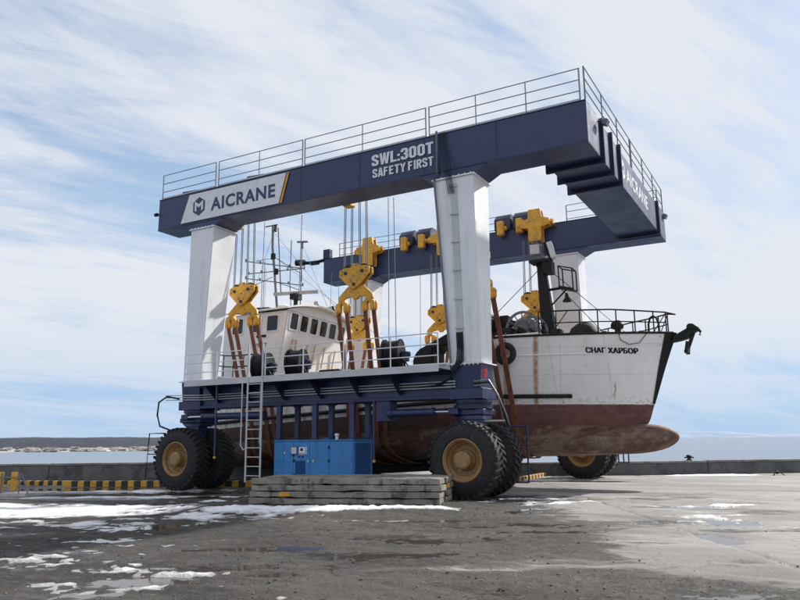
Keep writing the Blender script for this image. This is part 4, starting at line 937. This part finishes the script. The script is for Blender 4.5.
# bow rails (both sides): top rail, lower rail, stanchions
for sg_ in (-1,1):
    P=[hull_pt(u,6,sg_)+Vector((0,-sg_*.08,0)) for u in np.linspace(.79,.985,22)]
    hts=[.80-.10*max(0,(i-12)/9) for i in range(22)]
    s=MB(); s.tube([p+Vector((0,0,h)) for p,h in zip(P,hts)]+[hull_pt(.995,6,sg_)+Vector((.1,-sg_*.1,.62))],.026,6); s.tube([p+Vector((0,0,h*.5)) for p,h in zip(P,hts)],.020,6)
    for i in (0,3,7,10,13,16,19,21): s.cyl(P[i],P[i]+Vector((0,0,hts[i])),.022,6)
    s.tube([P[19]+Vector((0,0,.05)),P[21]+Vector((0,0,.66))],.016,6); s.tube([P[2]+Vector((0,0,.02)),P[5]+Vector((0,0,.78))],.018,6)
    s.obj('bow_rail','black',BOAT)
s=MB(); c=hull_pt(.965,6,-1); c=Vector((c.x,BY-.35,4.86)); s.tube([c+Vector((-.17,0,0)),c+Vector((-.16,0,.45)),c+Vector((-.10,0,.66)),c+Vector((0,0,.73)),c+Vector((.10,0,.66)),c+Vector((.16,0,.45)),c+Vector((.17,0,0))],.035,8); s.obj('fairlead_hoop','black',BOAT)
s=MB(); p=hull_pt(.945,6,-1); s.tube([hull_pt(.915,5.98)+Vector((0,-.05,.02)),hull_pt(.92,5.72)+Vector((0,-.05,0)),hull_pt(.935,5.58)+Vector((0,-.05,0)),hull_pt(.95,5.62)+Vector((0,-.05,0)),hull_pt(.958,5.98)+Vector((0,-.05,.02))],.012,6); s.obj('bow_line','black',BOAT)
# foredeck gear
def dome(c,r,h,mat,name,n=20):
    s=MB(); s.lathe([(r*.98,0),(r,.1*h),(r*.94,.45*h),(r*.75,.75*h),(r*.42,.94*h),(.02,h)],lambda a,b_,z:(c[0]+a,c[1]+b_,c[2]+z),n); return s.obj(name,mat,BOAT)
dome((-2.05,5.7,4.70),.62,.86,'tarp','covered_windlass'); 
s=MB(); s.lathe([(.10,0),(.09,.42),(.20,.46),(.22,.58),(.16,.70),(.04,.74)],lambda a,b_,z:(-.85+a,5.3+b_,4.72+z),14); s.obj('mushroom_vent','black',BOAT)
for (x,y) in ((-1.4,5.2),(-.3,5.7),(-2.9,4.6)):
    s=MB(); 
    for dx in (-.13,.13): s.lathe([(.08,0),(.07,.28),(.10,.32),(.09,.38),(.02,.39)],lambda a,b_,z:(x+dx+a,y+b_,4.72+z),10)
    s.box((x,y,4.74),(.5,.2,.04)); s.obj('mooring_bitts','black',BOAT)
# net drum: flanged reel on a frame, left of the mast
nx,ny,nz=-3.9,5.0,5.32
s=MB(); fn=lambda a,b_,h:(nx+a,ny+h,nz+b_)
for h in (-.45,.45): s.lathe([(.53,h-.02),(.62,h-.02),(.62,h+.02),(.53,h+.02)],fn,28,closed=True); s.lathe([(.05,h-.02),(.2,h-.02),(.2,h+.02),(.05,h+.02)],fn,18)
for h in (-.45,.45):
    for k in range(12):
        a=math.pi*k/6; s.tube([fn(.1*math.cos(a),.1*math.sin(a),h),fn(.6*math.cos(a),.6*math.sin(a),h-.05)],.02,5)
s.cyl((nx,ny-.7,nz),(nx,ny+.7,nz),.06,10); nd_=s.obj('net_drum','lampgrey',BOAT)
s=MB(); s.lathe([(.30,-.42),(.42,-.30),(.44,0),(.42,.30),(.30,.42)],fn,24); s.obj('net_coil','rope',nd_)
s=MB()
for yy in (ny-.68,ny+.68): s.tube([(nx-.5,yy,4.7),(nx,yy,nz),(nx+.5,yy,4.7)],.045,6); s.tube([(nx-.4,yy,4.95),(nx+.4,yy,4.95)],.03,6)
s.obj('drum_stand','black',BOAT)
s=MB()
s.box((-4.75,5.2,5.55),(.30,.5,.75)); s.box((-4.9,4.6,5.0),(.4,.4,.5)); s.tube([(-4.8,5.1,5.75),(-4.2,5.1,5.62),(-3.5,5.2,5.55)],.07,8); s.tube([(-4.8,4.8,5.35),(-4.3,4.8,5.52),(-3.6,4.8,5.5)],.05,8); s.tube([(-4.9,5.2,5.0),(-4.4,5.0,5.3),(-4.0,5.0,4.9)],.04,8)
s.cyl((-4.5,4.5,5.05),(-4.5,5.1,5.05),.22,14); s.cyl((-4.1,4.45,4.95),(-4.1,4.9,4.95),.16,12)
s.obj('deck_winch','black',BOAT,.0)
s=MB(); s.bb(-4.62,-3.05,3.75,4.2,4.72,5.0); s.obj('bulwark_box','cream',BOAT,.02)
# ropes, hoses and boxes heaped on the foredeck
for k in range(16):
    x=random.uniform(-4.5,-2.7); y=random.uniform(4.3,5.6); z=4.75+random.random()*.35; pts=[]
    for q_ in range(7): pts.append((x+.32*math.sin(q_*1.3+k),y+.28*math.cos(q_*1.7+k*2),z+.16*math.sin(q_*2.1+k)+.03*q_))
    s=MB(); s.tube(pts,random.choice((.02,.03,.04)),6); s.obj('deck_rope','black' if k%3 else 'rope',BOAT)
for (x,y,w,h) in ((-2.75,4.75,.35,.5),(-3.15,4.5,.3,.35),(-4.35,4.3,.4,.6),(-1.75,4.9,.3,.3)):
    s=MB(); s.bb(x-w/2,x+w/2,y-.2,y+.2,4.71,4.71+h); s.cyl((x,y-.22,4.71+h*.6),(x,y+.3,4.71+h*.6),h*.28,10); s.obj('deck_fitting','black',BOAT,.02)
# foremast
s=MB(); s.hexa([(-3.66,5.9,4.7),(-3.10,5.9,4.7),(-3.10,6.3,4.7),(-3.66,6.3,4.7)],[(-3.80,5.98,8.0),(-3.52,5.98,8.0),(-3.52,6.22,8.0),(-3.80,6.22,8.0)])
s.box((-3.30,6.1,4.95),(.7,.55,.5)); fm=s.obj('foremast','black',BOAT,.02)
s=MB(); s.tube([(-3.8,6.1,7.9),(-3.85,6.1,8.15),(-3.3,6.1,8.05)],.06,8); s.box((-3.62,6.0,8.02),(.75,.5,.10)); s.box((-3.35,6.0,7.75),(.35,.4,.45)); s.obj('mast_head','black',fm)
s=MB(); s.box((-3.72,5.72,8.42),(.42,.22,.42),(.1,0,.15)); lf=s.obj('flood_lamp','lampgrey',fm,.02)
s=MB(); s.box((-3.72,5.60,8.42),(.34,.02,.34),(.1,0,.15)); s.obj('lamp_glass','lens',fm)
s=MB(); s.box((-3.18,5.9,8.38),(.20,.3,.62),(0,-.25,.2)); s.obj('lamp_panel','letter',fm,.02); s=MB(); s.box((-3.32,5.98,8.38),(.14,.36,.68),(0,-.25,.2)); s.tube([(-3.3,6,8.0),(-3.28,6,8.2)],.05,6); s.obj('lamp_back','black',fm,.02)
s=MB()  # lookout cage
for (x,z) in ((-2.95,7.75),(-2.45,7.60)):
    for y in (5.85,6.35): s.tube([(x,y,z),(x+.02,y,z-.75)],.025,6)
for z in (0,-.75): s.tube([(-2.95,5.85,7.75+z),(-2.45,5.85,7.60+z),(-2.45,6.35,7.60+z),(-2.95,6.35,7.75+z)],.025,6,closed=True)
s.tube([(-3.5,6.1,6.95),(-2.9,6.1,6.98)],.05,6); s.tube([(-3.4,6.1,6.3),(-2.75,6.1,6.9)],.03,6); s.hexa([(-2.97,5.85,6.96),(-2.43,5.85,6.80),(-2.43,6.35,6.80),(-2.97,6.35,6.96)],[(-2.97,5.85,7.0),(-2.43,5.85,6.84),(-2.43,6.35,6.84),(-2.97,6.35,7.0)]); s.obj('lamp_cage','black',fm)
s=MB(); s.lathe([(.03,.30),(.06,.24),(.07,.12),(.15,.02),(.16,-.02),(.10,-.03)],lambda a,b_,z:(-2.72+a,6.0+b_,6.45+z),14); s.obj('ship_bell','black',fm)
for a,b in (((-3.55,6.1,7.9),(-.6,6.1,5.0)),((-3.0,6.1,7.0),(-1.2,5.2,4.95)),((-3.6,6.1,7.9),(-6.4,4.6,4.6))):
    s=MB(); s.tube([a,b],.013,5); s.obj('stay_wire','black',fm)
# wheelhouse
wx0,wx1b,wx1t,wy0,wy1,wz0,wz1=-16.9,-14.0,-13.46,3.60,8.10,3.45,7.0
s=MB(); s.hexa([(wx0,wy0,wz0),(wx1b,wy0,wz0),(wx1b,wy1,wz0),(wx0,wy1,wz0)],[(wx0,wy0+.1,wz1-.22),(wx1t,wy0+.1,wz1-.22),(wx1t,wy1-.1,wz1-.22),(wx0,wy1-.1,wz1-.22)])
WH=s.obj('wheelhouse','cream',BOAT,.05,seg=2)
# cambered roof
s=MB(); ny_=16; vs=[]
for i in range(ny_+1):
    t=i/ny_; y=wy0-.08+(wy1-wy0+.16)*t; z=wz1-.2+.36*(1-(2*t-1)**2)
    fx=wx1t+.10+.20*(1-(2*t-1)**2)
    for (x,dz) in ((wx0-.15,0),(fx,0),(fx,.07),(wx0-.15,.07)): vs.append((x,y,z+dz))
s.add(vs,[(3,2,1,0)]+[tuple(ny_*4+j for j in range(4))]+[(i*4+j,i*4+(j+1)%4,(i+1)*4+(j+1)%4,(i+1)*4+j) for i in range(ny_) for j in range(4)])
RFo=s.obj('wheelhouse_roof','cream',BOAT,ang=25)
s=MB(); vs=[]
for i in range(ny_+1):
    t=i/ny_; y=wy0+.10+(wy1-wy0-.20)*t; zt_=wz1-.2+.36*(1-(2*t-1)**2)*.98; vs+= [(wx1t-.06,y,wz1-.235),(wx1t,y,wz1-.235),(wx1t+.01,y,zt_),(wx1t-.06,y,zt_)]
s.add(vs,[(3,2,1,0)]+[tuple(ny_*4+j for j in range(4))]+[(i*4+j,i*4+(j+1)%4,(i+1)*4+(j+1)%4,(i+1)*4+j) for i in range(ny_) for j in range(4)]); s.obj('roof_fascia','cream',RFo)
def frontpt(y,z,o=0):
    t=(z-wz0)/(wz1-.22-wz0); return Vector((wx1b+(wx1t-wx1b)*t+o,y,z))
def rr_poly(w,h,r,n=4):
    P=[]
    for cx_,cy_,a0 in ((w/2-r,h/2-r,0),(-w/2+r,h/2-r,90),(-w/2+r,-h/2+r,180),(w/2-r,-h/2+r,270)):
        for i in range(n+1): a=R(a0+90*i/n); P.append((cx_+r*math.cos(a),cy_+r*math.sin(a)))
    return P
def window(fn,w,h):
    s=MB(); o=rr_poly(w+.10,h+.10,.10); i_=rr_poly(w,h,.07); n=len(o)
    vs=[fn(a,b,.03) for a,b in o]+[fn(a,b,.03) for a,b in i_]+[fn(a,b,-.02) for a,b in o]+[fn(a,b,.004) for a,b in i_]
    s.add(vs,[(k,(k+1)%n,n+(k+1)%n,n+k) for k in range(n)]+[(2*n+k,2*n+(k+1)%n,(k+1)%n,k) for k in range(n)]+[(n+k,n+(k+1)%n,3*n+(k+1)%n,3*n+k) for k in range(n)])
    f=s.obj('window','cream',WH); s=MB(); s.prism(i_,fn,.002,.008); s.obj('window_pane','glass',f) if False else s.obj('window_pane','glass',WH)
for y in (4.14,4.82,5.50,6.18,6.86,7.54):
    window(lambda a,b,w,y=y:tuple(frontpt(y+a,6.36+b,w)),.47,.64)
for x in (-14.25,-15.15,-16.1):
    window(lambda a,b,w,x=x:(x+a,wy0+.1*(6.28+b-wz0)/(wz1-.22-wz0)-w,6.28+b),.55,.62)
for y in (4.3,5.2,5.7,6.4,7.2):
    s=MB(); 
    p=[frontpt(y-.14,5.0,.05),frontpt(y-.14,5.62,.07),frontpt(y+.14,5.62,.07),frontpt(y+.14,5.0,.05)] if y<4.8 else [frontpt(y,4.7,.05),frontpt(y,5.55,.08),frontpt(y+.1,5.6,.05)]
    s.tube(p,.03,6); s.obj('grab_rail','buff',WH)
textmesh('ПОРТ',lambda u,v,d:(-15.05+u,wy0+.055-d,5.32+v),.55,.17,.012,.006).obj('side_lettering','black',WH)
s=MB(); s.box((-14.8,wy0+.055,5.78),(.5,.02,.10)); s.obj('side_plate','black',WH)
# roof gear: radar, searchlights, mast
s=MB(); s.cyl((-14.3,5.2,6.95),(-14.3,5.2,7.62),.09,10); s.box((-14.3,5.2,7.68),(.34,.42,.24)); s.tube([(-14.55,5.0,7.0),(-14.3,5.2,7.4)],.03,6); rd=s.obj('radar_pedestal','black',RFo,.0)
s=MB(); s.box((-14.3,5.2,7.86),(1.95,.16,.13),(0,-.05,.45)); s.obj('radar_scanner','woodwhite',RFo,.02)
def searchlight(x,y,z,big,par):
    s=MB(); s.cyl((x,y,z),(x,y,z+.22),.03,6); s.box((x,y,z+.34),(.42 if big else .2,.2,.30 if big else .2),(.25,-.3,.35)); s.obj('searchlight','black',par,.02)
    s=MB(); s.box((x+.02,y-.115,z+.32),(.34 if big else .15,.02,.23 if big else .15),(.25,-.3,.35)); s.obj('searchlight_glass','lens',par)
searchlight(-13.7,6.9,7.0,True,RFo)
s=MB(); s.cyl((-13.7,5.95,7.1),(-13.7,5.95,7.28),.03,6); s.cyl((-13.62,5.85,7.30),(-13.9,6.1,7.55),.09,10); s.obj('horn','woodwhite',RFo)
s=MB(); s.lathe([(.35,0),(.36,.12),(.28,.30),(.12,.38),(.02,.40)],lambda a,b_,z:(-15.0+a,5.3+b_,7.05+z),16); s.obj('radome','cream',RFo)
s=MB(); s.box((-15.9,4.9,7.15),(1.5,.9,.16),(0,.05,0)); s.obj('life_raft_tray','black',RFo,.03)
mx,my=-16.2,6.0
s=MB(); s.tube([(mx+.30,my,7.0),(mx+.0,my,9.2),(mx-.18,my,10.4),(mx-.22,my,11.5)],.055,8); s.tube([(mx+.22,my+.25,8.2),(mx-.06,my+.2,11.4)],.03,6); s.tube([(mx+.9,my+.2,7.1),(mx+.75,my+.2,8.6),(mx+.9,my,10.6)],.022,6)
MS=s.obj('antenna_mast','lampgrey',RFo)
for (dz,ln,tilt) in ((9.55,1.3,-.22),(8.75,1.25,-.2),(9.25,1.1,.10)):
    s=MB(); s.tube([(mx-ln,my-.5,dz-tilt),(mx,my,dz),(mx+ln,my+.5,dz+tilt)],.024,6)
    for k in (-1,-.5,.5,1): s.cyl((mx+ln*k,my+.5*k,dz+tilt*k-.03),(mx+ln*k,my+.5*k,dz+tilt*k+.10),.04,6)
    s.obj('mast_spreader','lampgrey',RFo)
s=MB(); s.tube([(mx-1.3,my-.5,8.4),(mx-.1,my,9.0)],.015,5); s.tube([(mx+1.25,my+.4,9.05),(mx,my,9.9)],.015,5); s.tube([(mx+1.2,my+.3,8.3),(mx+.1,my,8.75)],.015,5); s.box((mx-.3,my,11.48),(.7,.05,.04)); s.box((mx-.05,my,11.3),(.1,.1,.3)); s.cyl((mx+.1,my,9.1),(mx+.1,my,9.35),.10,8); s.cyl((mx-.12,my,9.85),(mx-.12,my,10.1),.11,8); s.obj('mast_fitting','black',RFo)
s=MB(); s.tube([(-15.05,6.5,7.2),(-15.07,6.5,10.6)],.025,6); s.box((-15.05,6.5,10.62),(.5,.12,.06),(0,0,.4)); s.cyl((-15.07,6.5,10.3),(-15.07,6.5,10.6),.06,8); s.box((-15.05,6.5,8.9),(.06,.06,.3)); s.obj('signal_pole','lampgrey',RFo)
s=MB(); s.tube([(mx-.85,my+.3,7.2),(mx-.85,my+.3,9.9)],.018,6); s.tube([(mx-.85+.4*math.cos(a),my+.3+.4*math.sin(a),9.9+.05*math.cos(2*a)) for a in np.linspace(0,6.28,18)[:-1]],.014,5,closed=True); s.obj('loop_antenna','lampgrey',RFo)
for k in range(5):
    s=MB(); x=-16.4+.8*k; y=random.uniform(4.6,7.8); s.tube([(x,y,7.1),(x+random.uniform(-.05,.05),y,8.3+random.random())],.009,5); s.obj('whip_aerial','lampgrey',RFo)
for a,b in (((mx-.2,my,11.2),(-13.4,7.8,7.0)),((mx-.2,my,11.0),(-17.3,4.3,4.2)),((-15.05,6.5,10.5),(-13.4,6.5,7.1)),((mx,my,9.9),(-9.0,6.1,4.6))):
    s=MB(); s.tube([a,b],.008,5); s.obj('stay_wire','rope',RFo)
# aft deck rail near side, midship gear
s=MB()
P=[hull_pt(u,6,-1) for u in np.linspace(.05,.17,5)]
for h in (.45,.9): s.tube([p+Vector((0,.08,h)) for p in P],.025,6)
for p in P: s.cyl(p+Vector((0,.08,0)),p+Vector((0,.08,.9)),.022,6)
s.box((-16.4,4.2,4.55),(.5,.4,1.0)); s.box((-15.7,4.15,4.2),(.35,.35,.7)); s.obj('aft_rail','black',BOAT)
# tilted black deck cover midships
s=MB(); s.prism([(-8.05,4.50),(-7.85,4.80),(-6.6,5.34),(-5.0,5.95),(-4.9,5.75),(-5.0,5.15),(-6.3,4.98),(-7.2,4.78),(-7.2,3.5),(-8.05,3.5)],lambda u,v,w:(u,w,v),4.2,5.2); s.obj('boom_cover','tarp',BOAT,.06,seg=2)
s=MB(); s.tube([(-6.9,4.5,3.6),(-5.9,4.5,4.7),(-5.3,4.5,5.1)],.08,8); s.obj('boom_strut','black',BOAT)
BOAT.rotation_euler=(R(-1.8),0,0)
# tyre fender
p,l,u=hull_at(-4.05,4.28); c=Vector((p.x,p.y-.10,4.36)); s=MB()
nn=28;mm=12;vs=[]
for i in range(nn):
    a=2*math.pi*i/nn
    for j in range(mm):
        b_=2*math.pi*j/mm; rr=.275+.105*math.cos(b_); vs.append((c.x+rr*math.cos(a),c.y+.105*math.sin(b_),c.z+rr*math.sin(a)))
s.add(vs,[(i*mm+j,i*mm+(j+1)%mm,((i+1)%nn)*mm+(j+1)%mm,((i+1)%nn)*mm+j) for i in range(nn) for j in range(mm)])
T=thing('tyre_fender',c,'black tyre fender hung on the white hull beside the right sling','fender'); s.obj('tyre','rubber',T)
s=MB(); s.tube([c+Vector((0,0,.30)),c+Vector((.0,.12,.7))],.02,6); s.obj('lanyard','rope',T)
# ------------------------------------------------------------------ slings
slab=('rust red strap sling hanging from the left hook blocks','rust red strap sling hanging from the middle hook blocks','rust red strap sling hanging from the right hook blocks beside the tyre fender')
for k in range(3):
    xn,xf=HN[k],HF[k]; dzn=(-.08,0,-.05)[k]; dzf=(-.12,-.05,.10)[k]
    T=thing('lifting_sling',((xn+xf)/2,BY,.95),slab[k],'sling','straps carrying the boat')
    for u in (-.55,.55):
        for v in (-.17,.17):
            x0=xn+u+v; x1=xf+u+v; pts=[(x0,1.90,6.02+dzn)]
            xm=(x0+x1)/2; uu=(xm-XS)/(.2-XS)
            prof=[hull_pt(min(.97,max(.02,uu)),l,-1) for l in np.linspace(2.6,0.2,12)]
            path=[Vector((x0,1.90,6.02+dzn)),prof[0]*0+Vector((x0+(xm-x0)*.3,1.90+(prof[0].y-.06-1.90)*.36,4.5)),Vector((x0+(xm-x0)*.6,1.90+(prof[0].y-.06-1.90)*.72,2.9))]
            path+= [Vector((xm,p.y-.05,p.z-.05)) for p in prof]
            path+= [Vector((xm,2*BY-p.y+.05,p.z-.05)) for p in prof[::-1]]
            path+= [Vector((x1+(xm-x1)*.6,12.2-(1.90+(prof[0].y-.06-1.90)*.72),2.9)),Vector((x1,12.2-(1.90+(prof[0].y-.06-1.90)*.36),4.5)),Vector((x1,10.25,6.02+dzf))]
            s=MB(); s.ribbon(path,.16,.04,(1,0,0)); s.obj('strap','sling',T)
# cable reels on the sill walkway
def reel(x,y,r,w,label,rz):
    T=thing('cable_reel',(x,y,3.60),label,'cable reel','black cable reels on the crane walkway')
    q=Matrix.Rotation(rz,3,'Z'); zc=3.60+r+.10
    def fn(a,b,h): v=q@Vector((h,a,0)); return (x+v.x,y+v.y,zc+b)
    for h in (-w/2,w/2):
        s=MB(); s.lathe([(.06,h-.02),(r*.9,h-.02),(r,h-.035),(r,h+.035),(r*.9,h+.02),(.06,h+.02)],fn,30)
        for k in range(6): a=k*math.pi/3; s.tube([fn(.1*math.cos(a),.1*math.sin(a),h-.03),fn(r*.9*math.cos(a),r*.9*math.sin(a),h-.03)],.02,5)
        s.obj('flange','black',T)
    s=MB(); n=12
    for k in range(n): h=-w/2+.06+(w-.12)*k/(n-1); s.tube([fn((r*.84)*math.cos(a),(r*.84)*math.sin(a),h+.012*math.sin(a)) for a in np.linspace(0,2*math.pi,25)[:-1]],.038,6,closed=True)
    s.lathe([(r*.8,-w/2+.02),(r*.8,w/2-.02)],fn,24); s.obj('cable_coil','tarp',T)
    s=MB(); s.box(fn(0,-.05,w/2+.14),(.2,.28,.30),q); s.cyl(fn(0,0,w/2+.05),fn(0,0,w/2+.3),.10,12); s.obj('motor','navy_dark',T,.02)
    s=MB(); s.box((x,y,3.645),(w+.5,r*1.5,.085),q)
    for h in (-w/2-.08,w/2+.08):
        p0=Vector(fn(-r*.6,0,h)); p1=Vector(fn(0,0,h)); p2=Vector(fn(r*.6,0,h)); s.tube([(p0.x,p0.y,3.62),p1,(p2.x,p2.y,3.62)],.035,6)
    s.obj('stand','black',T,.01)
    s=MB(); a=Vector(fn(-r*.8,-.1,w/2)); s.tube([a,a+Vector((.25,-.05,-.1)),a+Vector((.45,-.1,-.35)),a+Vector((.30,-.05,-.44)),a+Vector((.6,0,-.46))],.022,6); s.obj('hose','black',T)
reel(-11.80,.40,.46,.46,'black cable reel just behind the top of the white ladder',.25)
reel(-10.35,.42,.48,.46,'black cable reel below the wheelhouse windows',.25)
reel(-6.62,.42,.50,.50,'black cable reel nearest the right leg of the crane',.25)
for (x,w,h) in ((-7.35,.7,.22),(-8.9,.8,.28),(-12.8,.6,.22)): s=MB(); s.bb(x-w/2,x+w/2,.2,.7,3.603,3.60+h); s.obj('hydraulic_unit','black',LIFT,.03)
# ------------------------------------------------------------------ concrete slab stack
A=Vector((-8.16,-4.27,0)); ex=Vector((4.69,1.39,0)).normalized(); ey=Vector((-ex.y,ex.x,0)); Ls=4.92; ang=math.atan2(ex.y,ex.x)
rows=('front','middle','rear'); tiers=('lowest','second','third','topmost')
zb=.06
for t in range(4):
    h=.150
    for rw in range(3):
        off=random.uniform(-.05,.05)+(0.04 if t==3 else 0); w=.69
        c=A+ex*(Ls/2+off)+ey*(w/2+rw*(w+.025)+random.uniform(-.02,.02)); z=zb+t*(h+.012)
        s=MB(); n=22; q=Matrix.Rotation(ang+random.uniform(-.008,.008),3,'Z')
        L2=Ls/2
        # slab with slightly uneven long edges
        bot=[];top=[]
        for i in range(n+1):
            x=-L2+2*L2*i/n
            for sd in (-1,1):
                ch=random.random()<.22; yy=sd*(w/2+random.uniform(-.010,.006)); bot.append((x,yy,0 if not ch else random.uniform(0,.03))); ch=random.random()<.25; top.append((x,yy-sd*(random.uniform(.02,.06) if ch else random.uniform(0,.008)),h-(random.uniform(.01,.03) if ch else random.uniform(0,.006))))
        V=[q@Vector(v)+c+Vector((0,0,z)) for v in bot+top]; nb2=2*(n+1); fcs=[]
        for i in range(n):
            a=2*i; fcs+=[(a,a+1,a+3,a+2),(nb2+a+2,nb2+a+3,nb2+a+1,nb2+a),(a+2,nb2+a+2,nb2+a,a),(a+1,nb2+a+1,nb2+a+3,a+3)]
        fcs+=[(0,nb2,nb2+1,1),(2*n,2*n+1,nb2+2*n+1,nb2+2*n)]
        s.add(V,fcs); cc=c+Vector((0,0,z))
        o=single('concrete_slab',s,'slab',cc,f'{tiers[t]} concrete slab in the {rows[rw]} row of the stack before the generator','slab','stacked concrete slabs',bevel=.007,ang=40)
        if (t,rw) in ((1,0),(2,1)):   # faded marker paint on the slab face / end
            m=MB()
            if rw==0:
                for (u0,u1,v0,v1) in ((-1.68,-1.35,.03,.13),): m.prism([(u0,v0),(u1,v0+.01),(u1-.03,v1),(u0+.05,v1-.01)],lambda a,b,d:tuple(q@Vector((a,-w/2-.014-d,b))+cc),0,.003)
            else: m.prism([(-.22,.03),(.22,.04),(.20,.14),(-.20,.15)],lambda a,b,d:tuple(q@Vector((L2+.012+d,a,b))+cc),0,.003)
            pm=link('paint_mark',m.mesh('paint_mark','orange',cc),o)
# yellow barrier at the far left
bp=Vector((-17.1,-5.1,0)); q=Matrix.Rotation(YAW,3,'Z')
B=thing('yellow_barrier',bp,'yellow plate barrier on a low white skid at the left edge','barrier')
def Q(x,y,z): v=q@Vector((x,y,0)); return bp+Vector((v.x,v.y,z))
for x in (-.18,.24):
    s=MB(); s.box(Q(x,0,.50),(.20,.05,.56),q); s.obj('plate','yellow_stripe',B,.01)
s=MB(); s.box(Q(-.4,0,.10),(2.1,.30,.10),q); s.obj('skid','woodwhite',B,.015)
s=MB()
for x in (-.1,.45): s.tube([Q(x,-.1,.1),Q(x,-.1,.75)],.02,6)
s.tube([Q(-.7,-.1,.62),Q(.5,-.1,.62)],.02,6); s.tube([Q(.5,-.1,.75),Q(.75,-.1,.1)],.02,6); s.obj('frame','railgrey',B)
print('objects',len(bpy.data.objects))
